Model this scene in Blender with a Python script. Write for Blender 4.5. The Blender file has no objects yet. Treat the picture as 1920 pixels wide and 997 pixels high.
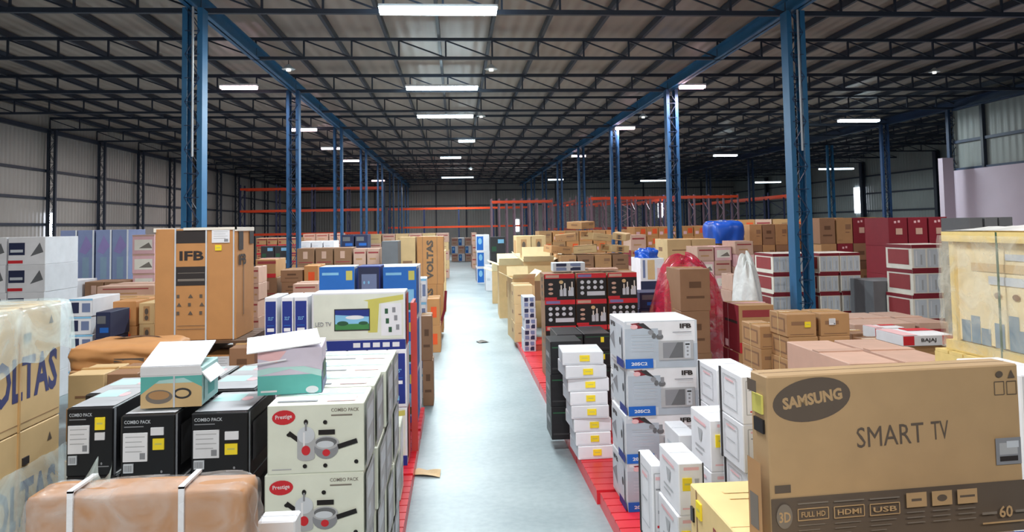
import bpy, bmesh, math, random
from mathutils import Vector, Matrix, Euler
from mathutils.noise import noise as mnoise
random.seed(7)
SC = bpy.context.scene
COL = SC.collection
PI = math.pi
R_ = math.radians

# ------------------------------------------------------------------ camera
F = 1387.0; PX, PY = 960.0, 350.0; HC = 2.6
def cam_rot(vx=856.0, vy=425.0, roll=R_(0.75)):
    a = Vector(((vx-PX)/F, -(vy-PY)/F, -1)).normalized()
    b = Vector((-math.sin(roll), math.cos(roll), 0)); b = (b - a*b.dot(a)).normalized()
    c = a.cross(b)
    return Matrix((c, a, b))
RM = cam_rot()
def P(px, py, Y):
    """world point seen at pixel (px,py) that lies Y metres down the hall"""
    w = RM @ Vector(((px-PX)/F, -(py-PY)/F, -1))
    return Vector((0, 0, HC)) + w*(Y/w.y)
cd = bpy.data.cameras.new('camera'); cam = bpy.data.objects.new('camera', cd); COL.objects.link(cam)
cd.sensor_width = 36; cd.lens = F/1920*36; cd.shift_y = -(498.5-PY)/1920; cd.clip_end = 300
cam.matrix_world = Matrix.Translation((0, 0, HC)) @ RM.to_4x4()
SC.camera = cam
SC.view_settings.view_transform = 'Standard'
SC.view_settings.exposure = 0.0

# ------------------------------------------------------------------ materials
def srgb(c):
    return tuple(((x/255+.055)/1.055)**2.4 if x/255 > .04045 else x/255/12.92 for x in c)
MATS = {}
def mat(name, rgb, rough=.6, var=.12, scale=6, bump=.0, metal=0, rand=.08, emit=0, lin=False):
    m = bpy.data.materials.new(name); m.use_nodes = True; nt = m.node_tree; N = nt.nodes; L = nt.links
    b = N['Principled BSDF']; c = rgb if lin else srgb(rgb)
    b.inputs['Roughness'].default_value = rough; b.inputs['Metallic'].default_value = metal
    if emit:
        b.inputs['Base Color'].default_value = (*c, 1)
        b.inputs['Emission Color'].default_value = (*c, 1); b.inputs['Emission Strength'].default_value = emit
        MATS[name] = m; return m
    tc = N.new('ShaderNodeTexCoord'); nz = N.new('ShaderNodeTexNoise'); nz.inputs['Scale'].default_value = scale
    nz.inputs['Detail'].default_value = 4; L.new(tc.outputs['Object'], nz.inputs['Vector'])
    oi = N.new('ShaderNodeObjectInfo')
    m1 = N.new('ShaderNodeMath'); m1.operation = 'MULTIPLY_ADD'; m1.inputs[1].default_value = rand*2; m1.inputs[2].default_value = 1-rand
    L.new(oi.outputs['Random'], m1.inputs[0])
    m2 = N.new('ShaderNodeMath'); m2.operation = 'MULTIPLY_ADD'; m2.inputs[1].default_value = var*2; m2.inputs[2].default_value = 1-var
    L.new(nz.outputs['Fac'], m2.inputs[0])
    m3 = N.new('ShaderNodeMath'); m3.operation = 'MULTIPLY'; L.new(m1.outputs[0], m3.inputs[0]); L.new(m2.outputs[0], m3.inputs[1])
    vm = N.new('ShaderNodeVectorMath'); vm.operation = 'SCALE'; vm.inputs[0].default_value = c; L.new(m3.outputs[0], vm.inputs['Scale'])
    L.new(vm.outputs[0], b.inputs['Base Color'])
    if bump:
        bp = N.new('ShaderNodeBump'); bp.inputs['Strength'].default_value = bump; L.new(nz.outputs['Fac'], bp.inputs['Height'])
        L.new(bp.outputs['Normal'], b.inputs['Normal'])
    MATS[name] = m; return m
for n_, c_, k_ in [
    ('card', (178,136,92), {}), ('card_dark', (140,104,76), {}), ('card_light', (208,178,130), {}), ('card_orange', (188,134,82), {}),
    ('card_pink', (196,160,142), {}), ('card_yellow', (224,196,138), {}), ('card_red', (150,54,58), {}), ('seam', (96,66,44), {}),
    ('cream', (236,218,176), {}), ('tape', (196,158,108), dict(rough=.25)), ('samsung_card', (176,146,108), {}),
    ('ink', (44,38,38), {}), ('ink_brown', (92,80,70), {}), ('ink_grey', (120,112,104), {}), ('ink_blue', (58,62,110), {}),
    ('black', (20,20,24), dict(rough=.4)), ('black_gloss', (16,17,20), dict(rough=.2)), ('charcoal', (48,47,50), {}),
    ('white', (222,223,228), {}), ('white_warm', (232,226,214), {}), ('pale_grey', (196,202,210), {}), ('grey', (134,136,142), {}), ('mid_grey', (100,102,106), {}),
    ('pale_green', (214,219,206), {}), ('mw_grey', (172,182,194), {}), ('teal', (92,178,172), {}), ('teal_pale', (176,216,214), {}), ('green', (60,130,70), {}), ('green_dark', (36,84,56), {}),
    ('blue', (22,92,176), {}), ('blue_deep', (22,44,128), {}), ('blue_mid', (26,104,190), {}), ('blue_light', (130,190,226), {}), ('blue_grey', (110,124,160), {}),
    ('navy', (30,38,72), {}), ('blue_tag', (16,96,190), {}), ('skyline', (112,136,158), {}),
    ('red', (196,32,44), {}), ('red_dark', (128,24,40), {}), ('red_pallet', (214,40,52), dict(rough=.35)), ('red_film_solid', (196,66,60), {}),
    ('yellow', (240,214,40), {}), ('yellow_green', (196,190,96), {}), ('pink', (226,180,184), {}), ('purple', (120,110,160), {}),
    ('wood', (196,150,96), dict(scale=12, var=.2)), ('wood_pale', (226,200,130), dict(scale=12, var=.15)), ('wood_dark', (92,66,46), {}),
    ('lilac', (204,196,214), {}), ('silver', (170,172,176), {}), ('orange', (230,84,30), {}),
]:
    k = dict(rough=.62); k.update(k_); mat(n_, c_, **k)
mat('steel_blue', (38,104,150), rough=.45, var=.2, scale=3)
mat('steel_mid', (30,80,124), rough=.5, var=.2, scale=3)
mat('rack_post', (120,96,108), rough=.5)
mat('steel_navy', (26,52,86), rough=.5, var=.25, scale=3)
mat('steel_dark', (40,50,66), rough=.5, var=.2, scale=3)
mat('steel_white', (190,200,205), rough=.4)
mat('rack_orange', (226,72,30), rough=.45)
mat('rack_navy', (40,52,90), rough=.5)
mat('conduit', (170,176,184), rough=.3)
mat('tube_white', (225,248,255), emit=24)
mat('tube_pink', (255,214,222), emit=11)
mat('tube_far', (225,245,255), emit=6)
mat('fixture_body', (210,215,220), rough=.4)
mat('daylight', (235,242,255), emit=7)
mat('lamp_bulb', (255,250,240), emit=4)

def sheet_mat(name, rgb, axis, period, rough=.45, metal=.2, bump=.5):
    """ribbed sheet metal with stains"""
    m = mat(name, rgb, rough=rough, var=.3, scale=.35, metal=metal, rand=0)
    nt = m.node_tree; N = nt.nodes; L = nt.links; b = N['Principled BSDF']
    tc = [n for n in N if n.type == 'TEX_COORD'][0]
    w = N.new('ShaderNodeTexWave'); w.bands_direction = axis; w.inputs['Scale'].default_value = 1/period*.314*1.0
    w.inputs['Distortion'].default_value = 0
    L.new(tc.outputs['Object'], w.inputs['Vector'])
    bp = N.new('ShaderNodeBump'); bp.inputs['Strength'].default_value = bump; bp.inputs['Distance'].default_value = .03
    L.new(w.outputs['Fac'], bp.inputs['Height']); L.new(bp.outputs['Normal'], b.inputs['Normal'])
    return m
sheet_mat('roof_sheet', (150,138,128), 'X', .3, metal=0)
sheet_mat('wall_sheet', (158,156,152), 'Y', .25, metal=0)
sheet_mat('wall_sheet_x', (150,150,148), 'X', .25, metal=0)
sheet_mat('cladding', (140,148,146), 'Y', .3, metal=0)
mat('plaster', (206,192,206), rough=.8, scale=1, var=.08, rand=0)

def floor_mat():
    m = bpy.data.materials.new('concrete_floor'); m.use_nodes = True; nt = m.node_tree; N = nt.nodes; L = nt.links
    b = N['Principled BSDF']; tc = N.new('ShaderNodeTexCoord')
    n1 = N.new('ShaderNodeTexNoise'); n1.inputs['Scale'].default_value = .8; n1.inputs['Detail'].default_value = 6
    n2 = N.new('ShaderNodeTexNoise'); n2.inputs['Scale'].default_value = 14; n2.inputs['Detail'].default_value = 5
    L.new(tc.outputs['Object'], n1.inputs['Vector']); L.new(tc.outputs['Object'], n2.inputs['Vector'])
    mx = N.new('ShaderNodeMix'); mx.data_type = 'FLOAT'; mx.inputs[0].default_value = .35
    L.new(n1.outputs['Fac'], mx.inputs[2]); L.new(n2.outputs['Fac'], mx.inputs[3])
    r = N.new('ShaderNodeValToRGB'); e = r.color_ramp.elements
    e[0].position = .3; e[0].color = (*srgb((122,138,144)), 1); e[1].position = .7; e[1].color = (*srgb((160,173,176)), 1)
    L.new(mx.outputs[0], r.inputs['Fac']); L.new(r.outputs['Color'], b.inputs['Base Color'])
    b.inputs['Roughness'].default_value = .42
    bp = N.new('ShaderNodeBump'); bp.inputs['Strength'].default_value = .06; L.new(n2.outputs['Fac'], bp.inputs['Height']); L.new(bp.outputs['Normal'], b.inputs['Normal'])
    MATS['concrete_floor'] = m
floor_mat()

def film_mat(name, rgb, lo=.15, hi=.6, rough=.15, scale=5):
    m = bpy.data.materials.new(name); m.use_nodes = True; nt = m.node_tree; N = nt.nodes; L = nt.links
    b = N['Principled BSDF']; b.inputs['Base Color'].default_value = (*srgb(rgb), 1); b.inputs['Roughness'].default_value = rough
    t = N.new('ShaderNodeBsdfTransparent'); mx = N.new('ShaderNodeMixShader'); out = N['Material Output']
    tc = N.new('ShaderNodeTexCoord'); nz = N.new('ShaderNodeTexNoise'); nz.inputs['Scale'].default_value = scale; nz.inputs['Distortion'].default_value = 1.5
    nz.inputs['Detail'].default_value = 5
    L.new(tc.outputs['Object'], nz.inputs['Vector'])
    r = N.new('ShaderNodeMapRange'); r.inputs[1].default_value = .35; r.inputs[2].default_value = .7; r.inputs[3].default_value = lo; r.inputs[4].default_value = hi
    L.new(nz.outputs['Fac'], r.inputs[0]); L.new(r.outputs[0], mx.inputs[0]); L.new(t.outputs[0], mx.inputs[1]); L.new(b.outputs[0], mx.inputs[2])
    bp = N.new('ShaderNodeBump'); bp.inputs['Strength'].default_value = .5; L.new(nz.outputs['Fac'], bp.inputs['Height']); L.new(bp.outputs['Normal'], b.inputs['Normal'])
    L.new(mx.outputs[0], out.inputs['Surface']); MATS[name] = m
film_mat('film_clear', (222,238,236), .22, .75, scale=3)
film_mat('film_wrap', (235,232,215), .10, .45, scale=4)
film_mat('film_red', (196,48,74), .45, .85)
film_mat('film_thin', (230,230,230), .05, .4)

# ------------------------------------------------------------------ mesh tools
GLY = {}
def glyph(s, bold=0.0):
    k = (s, bold)
    if k in GLY: return GLY[k]
    cu = bpy.data.curves.new('t', 'FONT'); cu.body = s; cu.size = 1; cu.offset = bold; cu.resolution_u = 2
    o = bpy.data.objects.new('t', cu); COL.objects.link(o); bpy.context.view_layer.update()
    e = o.evaluated_get(bpy.context.evaluated_depsgraph_get()); me = e.to_mesh()
    vs = [(v.co.x, v.co.y) for v in me.vertices]; fs = [tuple(p.vertices) for p in me.polygons]
    e.to_mesh_clear(); bpy.data.objects.remove(o); bpy.data.curves.remove(cu)
    x0 = min(v[0] for v in vs); x1 = max(v[0] for v in vs); y0 = min(v[1] for v in vs); y1 = max(v[1] for v in vs)
    vs = [((x-x0)/(x1-x0), (y-y0)/(y1-y0)) for x, y in vs]
    GLY[k] = (vs, fs); return GLY[k]

class MB:
    def __init__(s): s.v = []; s.f = []; s.m = []; s.mn = []
    def mi(s, n):
        if n not in s.mn: s.mn.append(n)
        return s.mn.index(n)
    def poly(s, pts, m):
        i = len(s.v); s.v += [tuple(p) for p in pts]; s.f.append(tuple(range(i, i+len(pts)))); s.m.append(s.mi(m))
    def box(s, x0, y0, z0, x1, y1, z1, m, M=None):
        i = len(s.v); c = [(x0,y0,z0),(x1,y0,z0),(x1,y1,z0),(x0,y1,z0),(x0,y0,z1),(x1,y0,z1),(x1,y1,z1),(x0,y1,z1)]
        if M is not None: c = [tuple(M @ Vector(p)) for p in c]
        s.v += c
        for q in ((0,3,2,1),(4,5,6,7),(0,1,5,4),(1,2,6,5),(2,3,7,6),(3,0,4,7)):
            s.f.append(tuple(i+k for k in q)); s.m.append(s.mi(m))
    def cbox(s, w, d, h, m, c=.006):
        """carton with softened edges, base centred on the origin"""
        xs = (-w/2, w/2); ys = (-d/2, d/2); zs = (0, h); i0 = len(s.v); idx = {}
        for a in (0,1):
            for b in (0,1):
                for e in (0,1):
                    sx, sy, sz = 1-2*a, 1-2*b, 1-2*e; x, y, z = xs[a], ys[b], zs[e]
                    for ax, p in (('x', (x, y+sy*c, z+sz*c)), ('y', (x+sx*c, y, z+sz*c)), ('z', (x+sx*c, y+sy*c, z))):
                        idx[(a,b,e,ax)] = len(s.v); s.v.append(p)
        def F_(*k): s.f.append(tuple(idx[q] for q in k)); s.m.append(s.mi(m))
        for a in (0,1):
            F_((a,0,0,'x'),(a,1,0,'x'),(a,1,1,'x'),(a,0,1,'x')); F_((0,a,0,'y'),(1,a,0,'y'),(1,a,1,'y'),(0,a,1,'y')); F_((0,0,a,'z'),(1,0,a,'z'),(1,1,a,'z'),(0,1,a,'z'))
            for b in (0,1):
                F_((a,b,0,'x'),(a,b,1,'x'),(a,b,1,'y'),(a,b,0,'y')); F_((a,0,b,'x'),(a,1,b,'x'),(a,1,b,'z'),(a,0,b,'z')); F_((0,a,b,'y'),(1,a,b,'y'),(1,a,b,'z'),(0,a,b,'z'))
                for e in (0,1): F_((a,b,e,'x'),(a,b,e,'y'),(a,b,e,'z'))
    def bar(s, p, q, r, m, up=(0,0,1)):
        p = Vector(p); q = Vector(q); d = (q-p); L = d.length; d.normalize(); u = Vector(up)
        if abs(d.dot(u)) > .95: u = Vector((1,0,0))
        x = d.cross(u).normalized(); y = x.cross(d)
        M = Matrix((x, d, y)).transposed().to_4x4(); M.translation = p
        rx, ry = r if isinstance(r, tuple) else (r, r)
        s.box(-rx, 0, -ry, rx, L, ry, m, M)
    def cyl(s, p, q, r, m, n=10, r2=None, cap=True):
        p = Vector(p); q = Vector(q); d = (q-p).normalized(); u = Vector((0,0,1)) if abs(d.z) < .9 else Vector((1,0,0))
        x = d.cross(u).normalized(); y = x.cross(d); r2 = r if r2 is None else r2; i = len(s.v)
        for c, rr in ((p, r), (q, r2)):
            for k in range(n): a = 2*PI*k/n; s.v.append(tuple(c + x*rr*math.cos(a) + y*rr*math.sin(a)))
        mi = s.mi(m)
        for k in range(n): s.f.append((i+k, i+(k+1)%n, i+n+(k+1)%n, i+n+k)); s.m.append(mi)
        if cap: s.f.append(tuple(i+k for k in range(n))); s.m.append(mi); s.f.append(tuple(i+n+k for k in reversed(range(n)))); s.m.append(mi)
    def grid(s, fn, nu, nv, m):
        i = len(s.v)
        for a in range(nu+1):
            for b in range(nv+1): s.v.append(tuple(fn(a/nu, b/nv)))
        mi = s.mi(m)
        for a in range(nu):
            for b in range(nv):
                k = i+a*(nv+1)+b; s.f.append((k, k+nv+1, k+nv+2, k+1)); s.m.append(mi)
    def mesh(s, name, smooth=False, fixn=True):
        me = bpy.data.meshes.new(name); me.from_pydata(s.v, [], s.f)
        for n in s.mn: me.materials.append(MATS[n])
        me.polygons.foreach_set('material_index', s.m)
        if smooth: me.polygons.foreach_set('use_smooth', [True]*len(s.f))
        me.update(); return me
def link(name, me, parent=None, loc=(0,0,0), rot=(0,0,0)):
    o = bpy.data.objects.new(name, me); COL.objects.link(o); o.location = loc; o.rotation_euler = rot
    if parent: o.parent = parent
    return o
USED = set()
def tag(o, label, cat, group=None, kind=None):
    w = label.split()
    if len(w) > 16: print('LONGLABEL', len(w), label)
    if label in USED and not group: print('DUPLABEL', label)
    USED.add(label)
    o['label'] = label; o['category'] = cat
    if group: o['group'] = group
    if kind: o['kind'] = kind
    return o
def struct(o): o['kind'] = 'structure'; return o

class Pt:
    """prints on the faces of a w x d x h carton; u,v run 0..1 over the face as its viewer reads it"""
    def __init__(s, mb, w, d, h): s.mb = mb; s.w = w; s.d = d; s.h = h; s.e = .0012
    def fr(s, f):
        w, d, h, e = s.w, s.d, s.h, s.e
        return {'F': lambda u, v: (-w/2+u*w, -d/2-e, v*h), 'K': lambda u, v: (w/2-u*w, d/2+e, v*h),
                'R': lambda u, v: (w/2+e, -d/2+u*d, v*h), 'L': lambda u, v: (-w/2-e, d/2-u*d, v*h),
                'T': lambda u, v: (-w/2+u*w, -d/2+v*d, h+e)}[f]
    def sz(s, f): return {'F': (s.w, s.h), 'K': (s.w, s.h), 'R': (s.d, s.h), 'L': (s.d, s.h), 'T': (s.w, s.d)}[f]
    def up(s): s.e += .0004
    def poly(s, f, pts, m): g = s.fr(f); s.mb.poly([g(u, v) for u, v in pts], m); s.up()
    def rect(s, f, u0, v0, u1, v1, m): s.poly(f, [(u0,v0),(u1,v0),(u1,v1),(u0,v1)], m)
    def ell(s, f, uc, vc, ru, rv, m, rot=0, n=20):
        a, b = s.sz(f); pts = []
        for k in range(n):
            t = 2*PI*k/n; x = ru*a*math.cos(t); y = rv*b*math.sin(t)
            pts.append((uc+(x*math.cos(rot)-y*math.sin(rot))/a, vc+(x*math.sin(rot)+y*math.cos(rot))/b))
        s.poly(f, pts, m)
    def line(s, f, p, q, t, m):
        a, b = s.sz(f); x0, y0, x1, y1 = p[0]*a, p[1]*b, q[0]*a, q[1]*b; dx, dy = x1-x0, y1-y0; L = math.hypot(dx, dy) or 1
        nx, ny = -dy/L*t/2, dx/L*t/2
        s.poly(f, [((x0+nx)/a,(y0+ny)/b),((x0-nx)/a,(y0-ny)/b),((x1-nx)/a,(y1-ny)/b),((x1+nx)/a,(y1+ny)/b)], m)
    def frame(s, f, u0, v0, u1, v1, t, m):
        for p, q in (((u0,v0),(u1,v0)),((u1,v0),(u1,v1)),((u1,v1),(u0,v1)),((u0,v1),(u0,v0))): s.line(f, p, q, t, m)
    def text(s, f, st, u0, v0, u1, v1, m, bold=.0, rot=0, shear=0, vert=False):
        vs, fs = glyph(st, bold); g = s.fr(f); i = len(s.mb.v); a, b = s.sz(f); uc, vc = (u0+u1)/2, (v0+v1)/2
        for x, y in vs:
            if vert: x, y = 1-y, x
            X = ((x-.5)+shear*(y-.5))*(u1-u0)*a; Y = (y-.5)*(v1-v0)*b
            s.mb.v.append(g(uc+(X*math.cos(rot)-Y*math.sin(rot))/a, vc+(X*math.sin(rot)+Y*math.cos(rot))/b))
        mi = s.mb.mi(m)
        for q in fs: s.mb.f.append(tuple(i+k for k in q)); s.mb.m.append(mi)
        s.up()
    def seam(s, m='seam'):
        s.line('T', (0,.5), (1,.5), .004, m)

# ------------------------------------------------------------------ carton styles: body material, print routine, separate stuck-on parts
def icons(p, f, u, v, n, m='ink_brown', s=.09):
    for k in range(n):
        uu = u+k*s*1.35; a, b = p.sz(f); r = s*a/b
        if k % 3 == 0: p.poly(f, [(uu, v),(uu+s*.5, v+r),(uu+s, v)], m)
        elif k % 3 == 1: p.rect(f, uu, v, uu+s*.7, v+r*.8, m)
        else: p.ell(f, uu+s*.4, v+r*.4, s*.4, r*.4, m)
ST = {}
def style(n, body, fn=None, parts=(), seam='seam'): ST[n] = (body, fn, parts, seam)
def s_plain(p): pass
def s_brown(p):
    icons(p, 'F', .08, .12, 3, 'card_dark', .07); p.rect('F', .55, .55, .9, .75, 'card_dark'); p.rect('F', .55, .42, .8, .46, 'card_dark')
    p.rect('L', .3, .5, .7, .7, 'card_dark'); p.rect('R', .3, .5, .7, .7, 'card_dark')
style('brown', 'card', s_brown, [('packing_tape', 'tape', 'T', 0, .44, 1, .56)])
style('brown_dark', 'card_dark', lambda p: (p.rect('F', .2, .3, .8, .36, 'seam'), p.rect('F', .3, .55, .7, .7, 'seam')), [('packing_tape', 'tape', 'T', 0, .44, 1, .56)])
style('brown_orange', 'card_orange', lambda p: p.rect('F', .3, .3, .75, .7, 'orange'), [('packing_tape', 'tape', 'T', 0, .44, 1, .56)])
style('brown_label', 'card_dark', lambda p: p.rect('F', .1, .1, .9, .16, 'card_red'), [('shipping_label', 'card_pink', 'F', .36, .35, .62, .8)])
style('brown_light', 'card_light', lambda p: (p.rect('F', .2, .45, .8, .5, 'card_dark'), p.rect('L', .3, .4, .6, .6, 'card_dark')), [('packing_tape', 'tape', 'T', 0, .44, 1, .56)])
style('pinkish', 'card_pink', lambda p: (p.rect('F', .1, .7, .9, .8, 'card_red'), p.rect('F', .2, .3, .7, .4, 'card')), [('packing_tape', 'card_pink', 'T', 0, .45, 1, .55)], 'card_dark')
style('grey_carton', 'mid_grey', lambda p: (p.rect('F', .1, .2, .7, .25, 'grey'),), seam='grey')
style('white_plain', 'white', lambda p: (p.rect('F', .15, .4, .6, .5, 'pale_grey'), p.rect('L', .2, .4, .8, .5, 'pale_grey')), seam='pale_grey')
def s_yel(p):
    p.rect('F', .15, .52, .62, .68, 'card_dark'); p.rect('F', .1, .1, .9, .13, 'card_dark')
    p.rect('L', .12, .2, .88, .8, 'card_dark'); p.rect('L', .18, .28, .82, .72, 'card'); p.line('L', (.5,.0), (.5,1), .012, 'card_yellow')
style('brown_yellow', 'card', s_yel, [('price_sticker', 'yellow', 'F', .60, .42, .80, .66), ('packing_tape', 'tape', 'T', 0, .44, 1, .56)])
style('brown_whitetag', 'card', s_yel, [('address_label', 'white', 'F', .28, .5, .5, .78), ('packing_tape', 'tape', 'T', 0, .44, 1, .56)])

def s_pan(p):
    f = 'F'; p.rect('T', .04, .55, .96, .9, 'teal_pale')
    for k in range(3): p.ell('T', .25+k*.23, .72, .07, .13, 'white')
    p.rect('T', .08, .12, .5, .2, 'grey'); p.rect('T', .6, .1, .9, .4, 'pink')
    p.ell(f, .17, .82, .12, .105, 'red', .06); p.text(f, 'Prestige', .085, .785, .255, .86, 'white', .01, .06)
    p.text(f, 'COMBO PACK', .66, .88, .95, .93, 'ink_grey', .01); p.rect(f, .66, .82, .88, .84, 'ink_grey'); p.rect(f, .05, .07, .25, .085, 'silver')
    # pressure cooker
    p.line(f, (.33,.48), (.22,.60), .024, 'black'); p.ell(f, .235, .57, .035, .03, 'black')
    p.rect(f, .31, .24, .49, .56, 'silver'); p.ell(f, .40, .24, .09, .05, 'silver'); p.ell(f, .40, .56, .09, .12, 'pale_grey'); p.rect(f, .37, .30, .39, .6, 'white'); p.ell(f, .40, .745, .022, .04, 'black')
    p.rect(f, .39, .62, .41, .74, 'grey'); p.ell(f, .40, .34, .045, .07, 'red')
    # frying pan with a second dark pan above it
    p.ell(f, .61, .36, .125, .15, 'grey'); p.ell(f, .61, .44, .13, .10, 'silver'); p.ell(f, .61, .45, .11, .07, 'mid_grey'); p.ell(f, .60, .42, .09, .05, 'pale_grey'); p.rect(f, .53, .56, .70, .63, 'black'); p.ell(f, .61, .30, .04, .05, 'red')
    p.line(f, (.73,.38), (.93,.46), .026, 'black')
    for u, v in ((.39,.12),(.60,.12),(.92,.16),(.60,.74)): p.ell(f, u, v, .022, .03, 'black')
    p.rect('R', .02, .03, .98, .97, 'silver'); p.rect('R', .15, .55, .85, .85, 'pale_grey'); p.rect('R', .2, .2, .5, .4, 'pale_grey'); p.rect('R', .85, .1, .93, .9, 'grey')
style('pan_box', 'pale_green', s_pan, seam='grey')
def s_combo(p):
    f = 'F'; p.text(f, 'COMBO PACK', .06, .88, .55, .93, 'pale_grey', .01); p.rect(f, .06, .83, .42, .845, 'grey')
    p.rect(f, .62, .13, .92, .145, 'grey'); p.ell(f, .76, .18, .02, .02, 'grey')
    p.rect('T', .03, .06, .97, .95, 'silver'); p.rect('T', .08, .5, .6, .85, 'teal_pale'); p.rect('T', .56, .3, .9, .4, 'silver'); p.ell('T', .7, .6, .1, .1, 'pink')
    p.rect('R', .15, .2, .85, .8, 'charcoal'); p.rect('R', 0, 0, .05, 1, 'grey'); p.rect('L', .15, .2, .85, .8, 'charcoal')
LBL = [('address_label', 'white', 'F', .05, .34, .50, .75), ('barcode_label', 'pale_grey', 'F', .06, .18, .24, .31)]
style('combo_a', 'black', s_combo, LBL+[('price_sticker', 'yellow', 'F', .62, .68, .83, .86), ('small_label', 'white', 'F', .62, .53, .83, .64)], 'grey')
style('combo_b', 'black', s_combo, LBL+[('price_sticker', 'yellow', 'F', .60, .50, .81, .66), ('small_label', 'white', 'F', .56, .71, .80, .82)], 'grey')
style('combo_c', 'black', s_combo, LBL+[('price_sticker', 'yellow', 'F', .60, .38, .82, .54), ('small_label', 'white', 'F', .60, .60, .84, .72)], 'grey')

def s_ifb(p):
    f = 'F'; p.rect(f, .24, .87, .64, .985, 'ink'); p.text(f, 'IFB', .30, .715, .60, .80, 'ink', .035)
    p.rect(f, .24, .49, .64, .66, 'ink'); p.rect(f, .28, .53, .61, .55, 'ink_grey'); p.rect(f, .28, .60, .61, .605, 'ink_grey')
    for r in range(3):
        for c in range(3):
            u, v = .27+c*.14, .38-r*.075
            p.poly(f, [(u,v),(u+.03,v+.035),(u+.06,v)], 'ink_brown') if (r+c) % 2 else p.rect(f, u, v, u+.035, v+.03, 'ink_brown')
    p.rect(f, .28, .13, .62, .134, 'ink_brown'); p.rect(f, .28, .10, .62, .104, 'ink_brown')
    p.rect('R', .1, .8, .35, .97, 'ink'); p.text('R', 'IFB', .1, .66, .5, .76, 'ink', .03); p.rect('R', .35, .2, .38, .7, 'ink_brown'); p.rect('R', .7, .85, .95, .97, 'ink')
style('ifb', 'card_orange', s_ifb, [('address_label', 'white', 'F', .70, .87, .92, .985), ('price_sticker', 'yellow', 'F', .74, .80, .82, .85)])

def s_mw(p):
    f = 'F'; p.rect(f, .0, .0, 1, 1, 'pale_grey'); p.poly(f, [(.03,.98),(.97,.98),(.97,.55),(.52,.55),(.46,.60),(.2,.9),(.03,.93)], 'white')
    p.rect(f, .0, .17, .46, .84, 'mw_grey'); p.rect(f, .42, .0, 1, .5, 'mw_grey'); p.poly(f, [(.08,.95),(.2,.97),(.3,.86),(.18,.84)], 'red_dark'); p.poly(f, [(.16,.95),(.26,.96),(.38,.80),(.26,.85)], 'charcoal')
    p.ell(f, .13, .88, .05, .05, 'pink'); p.ell(f, .36, .76, .04, .05, 'grey'); p.ell(f, .40, .68, .03, .06, 'mid_grey'); p.ell(f, .48, .66, .05, .06, 'mid_grey'); p.rect(f, .46, .68, .51, .80, 'grey')
    p.text(f, 'IFB', .76, .83, .92, .93, 'ink', .05); p.rect(f, .66, .74, .92, .755, 'grey'); p.rect(f, .70, .70, .92, .71, 'pale_grey')
    p.rect(f, .46, .16, .94, .57, 'silver'); p.rect(f, .52, .20, .80, .53, 'grey'); p.poly(f, [(.60,.20),(.80,.20),(.80,.53),(.72,.53)], 'mid_grey'); p.rect(f, .82, .19, .90, .54, 'pale_grey'); p.rect(f, .83, .47, .89, .50, 'black')
    for k in range(3): p.ell(f, .86, .26+k*.08, .015, .02, 'grey')
    p.rect(f, .0, .0, .38, .20, 'blue_tag'); p.text(f, '20SC2', .08, .06, .30, .13, 'white', .03)
    p.rect(f, .08, .70, .38, .71, 'silver')
    for k in range(4): p.rect(f, .08, .62-k*.07, .38, .63-k*.07, 'pale_grey')
    g = 'L'; p.rect(g, .12, .12, .88, .9, 'pale_grey'); p.rect(g, .55, .0, 1, .17, 'blue_deep'); p.poly(g, [(.1,.5),(.4,.7),(.45,.3)], 'grey'); p.ell(g, .80, .55, .05, .09, 'charcoal')
    p.text(g, 'IFB', .2, .8, .5, .9, 'ink', .04)
style('microwave', 'white', s_mw, seam='pale_grey')

def s_tv(p):
    f = 'F'; p.rect(f, 0, 0, 1, .17, 'blue_deep')
    for k in range(5): p.rect(f, .44+k*.105, .045, .44+k*.105+.075, .125, 'white')
    p.rect(f, .02, .19, .98, .97, 'pale_green'); p.poly(f, [(.55,.86),(.98,.95),(.98,.86),(.72,.80),(.70,.30),(.60,.30),(.60,.84)], 'yellow_green'); p.rect(f, .74, .24, .96, .80, 'white')
    for k, (u, v) in enumerate(((.78,.62),(.86,.64),(.79,.45),(.88,.5),(.82,.3),(.90,.34))): p.rect(f, u, v, u+.035, v+.09, 'grey' if k % 2 else 'green_dark')
    p.rect(f, .24, .34, .62, .72, 'charcoal'); p.rect(f, .25, .36, .61, .70, 'blue_light'); p.poly(f, [(.25,.62),(.25,.70),(.61,.70),(.61,.58)], 'blue_deep'); p.ell(f, .46, .57, .10, .035, 'white'); p.rect(f, .25, .36, .61, .46, 'green')
    p.ell(f, .33, .47, .06, .04, 'green_dark'); p.ell(f, .55, .47, .05, .03, 'green_dark')
    p.text(f, 'LED TV', .04, .43, .21, .50, 'grey', .01)
    p.rect('R', .1, .05, .9, .95, 'red_film_solid')
style('tv_box', 'white', s_tv, seam='pale_grey')
def s_tvend(p):
    f = 'F'; p.rect(f, .08, .06, .92, .93, 'blue_deep'); p.text(f, '32.5"', .28, .60, .72, .66, 'blue_light', .01); p.rect(f, .22, .40, .78, .46, 'white'); p.rect(f, .22, .5, .78, .51, 'blue_mid'); p.rect(f, .3, .12, .6, .2, 'blue_light')
style('tv_end', 'white', s_tvend, seam='pale_grey')
def s_bluetv(p):
    f = 'F'; p.rect(f, .0, .0, 1, 1, 'blue_mid'); p.rect(f, .0, .0, 1, .55, 'blue'); p.rect(f, .08, .84, .55, .89, 'blue_light'); p.rect(f, .76, .74, .94, .92, 'yellow_green')
    p.rect(f, .38, .12, .92, .56, 'blue_light'); p.rect(f, .42, .16, .88, .30, 'green_dark'); p.ell(f, .6, .4, .1, .06, 'white'); p.rect('R', .08, .05, .92, .95, 'blue')
style('blue_tv', 'pale_grey', s_bluetv, seam='blue_light')
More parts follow.
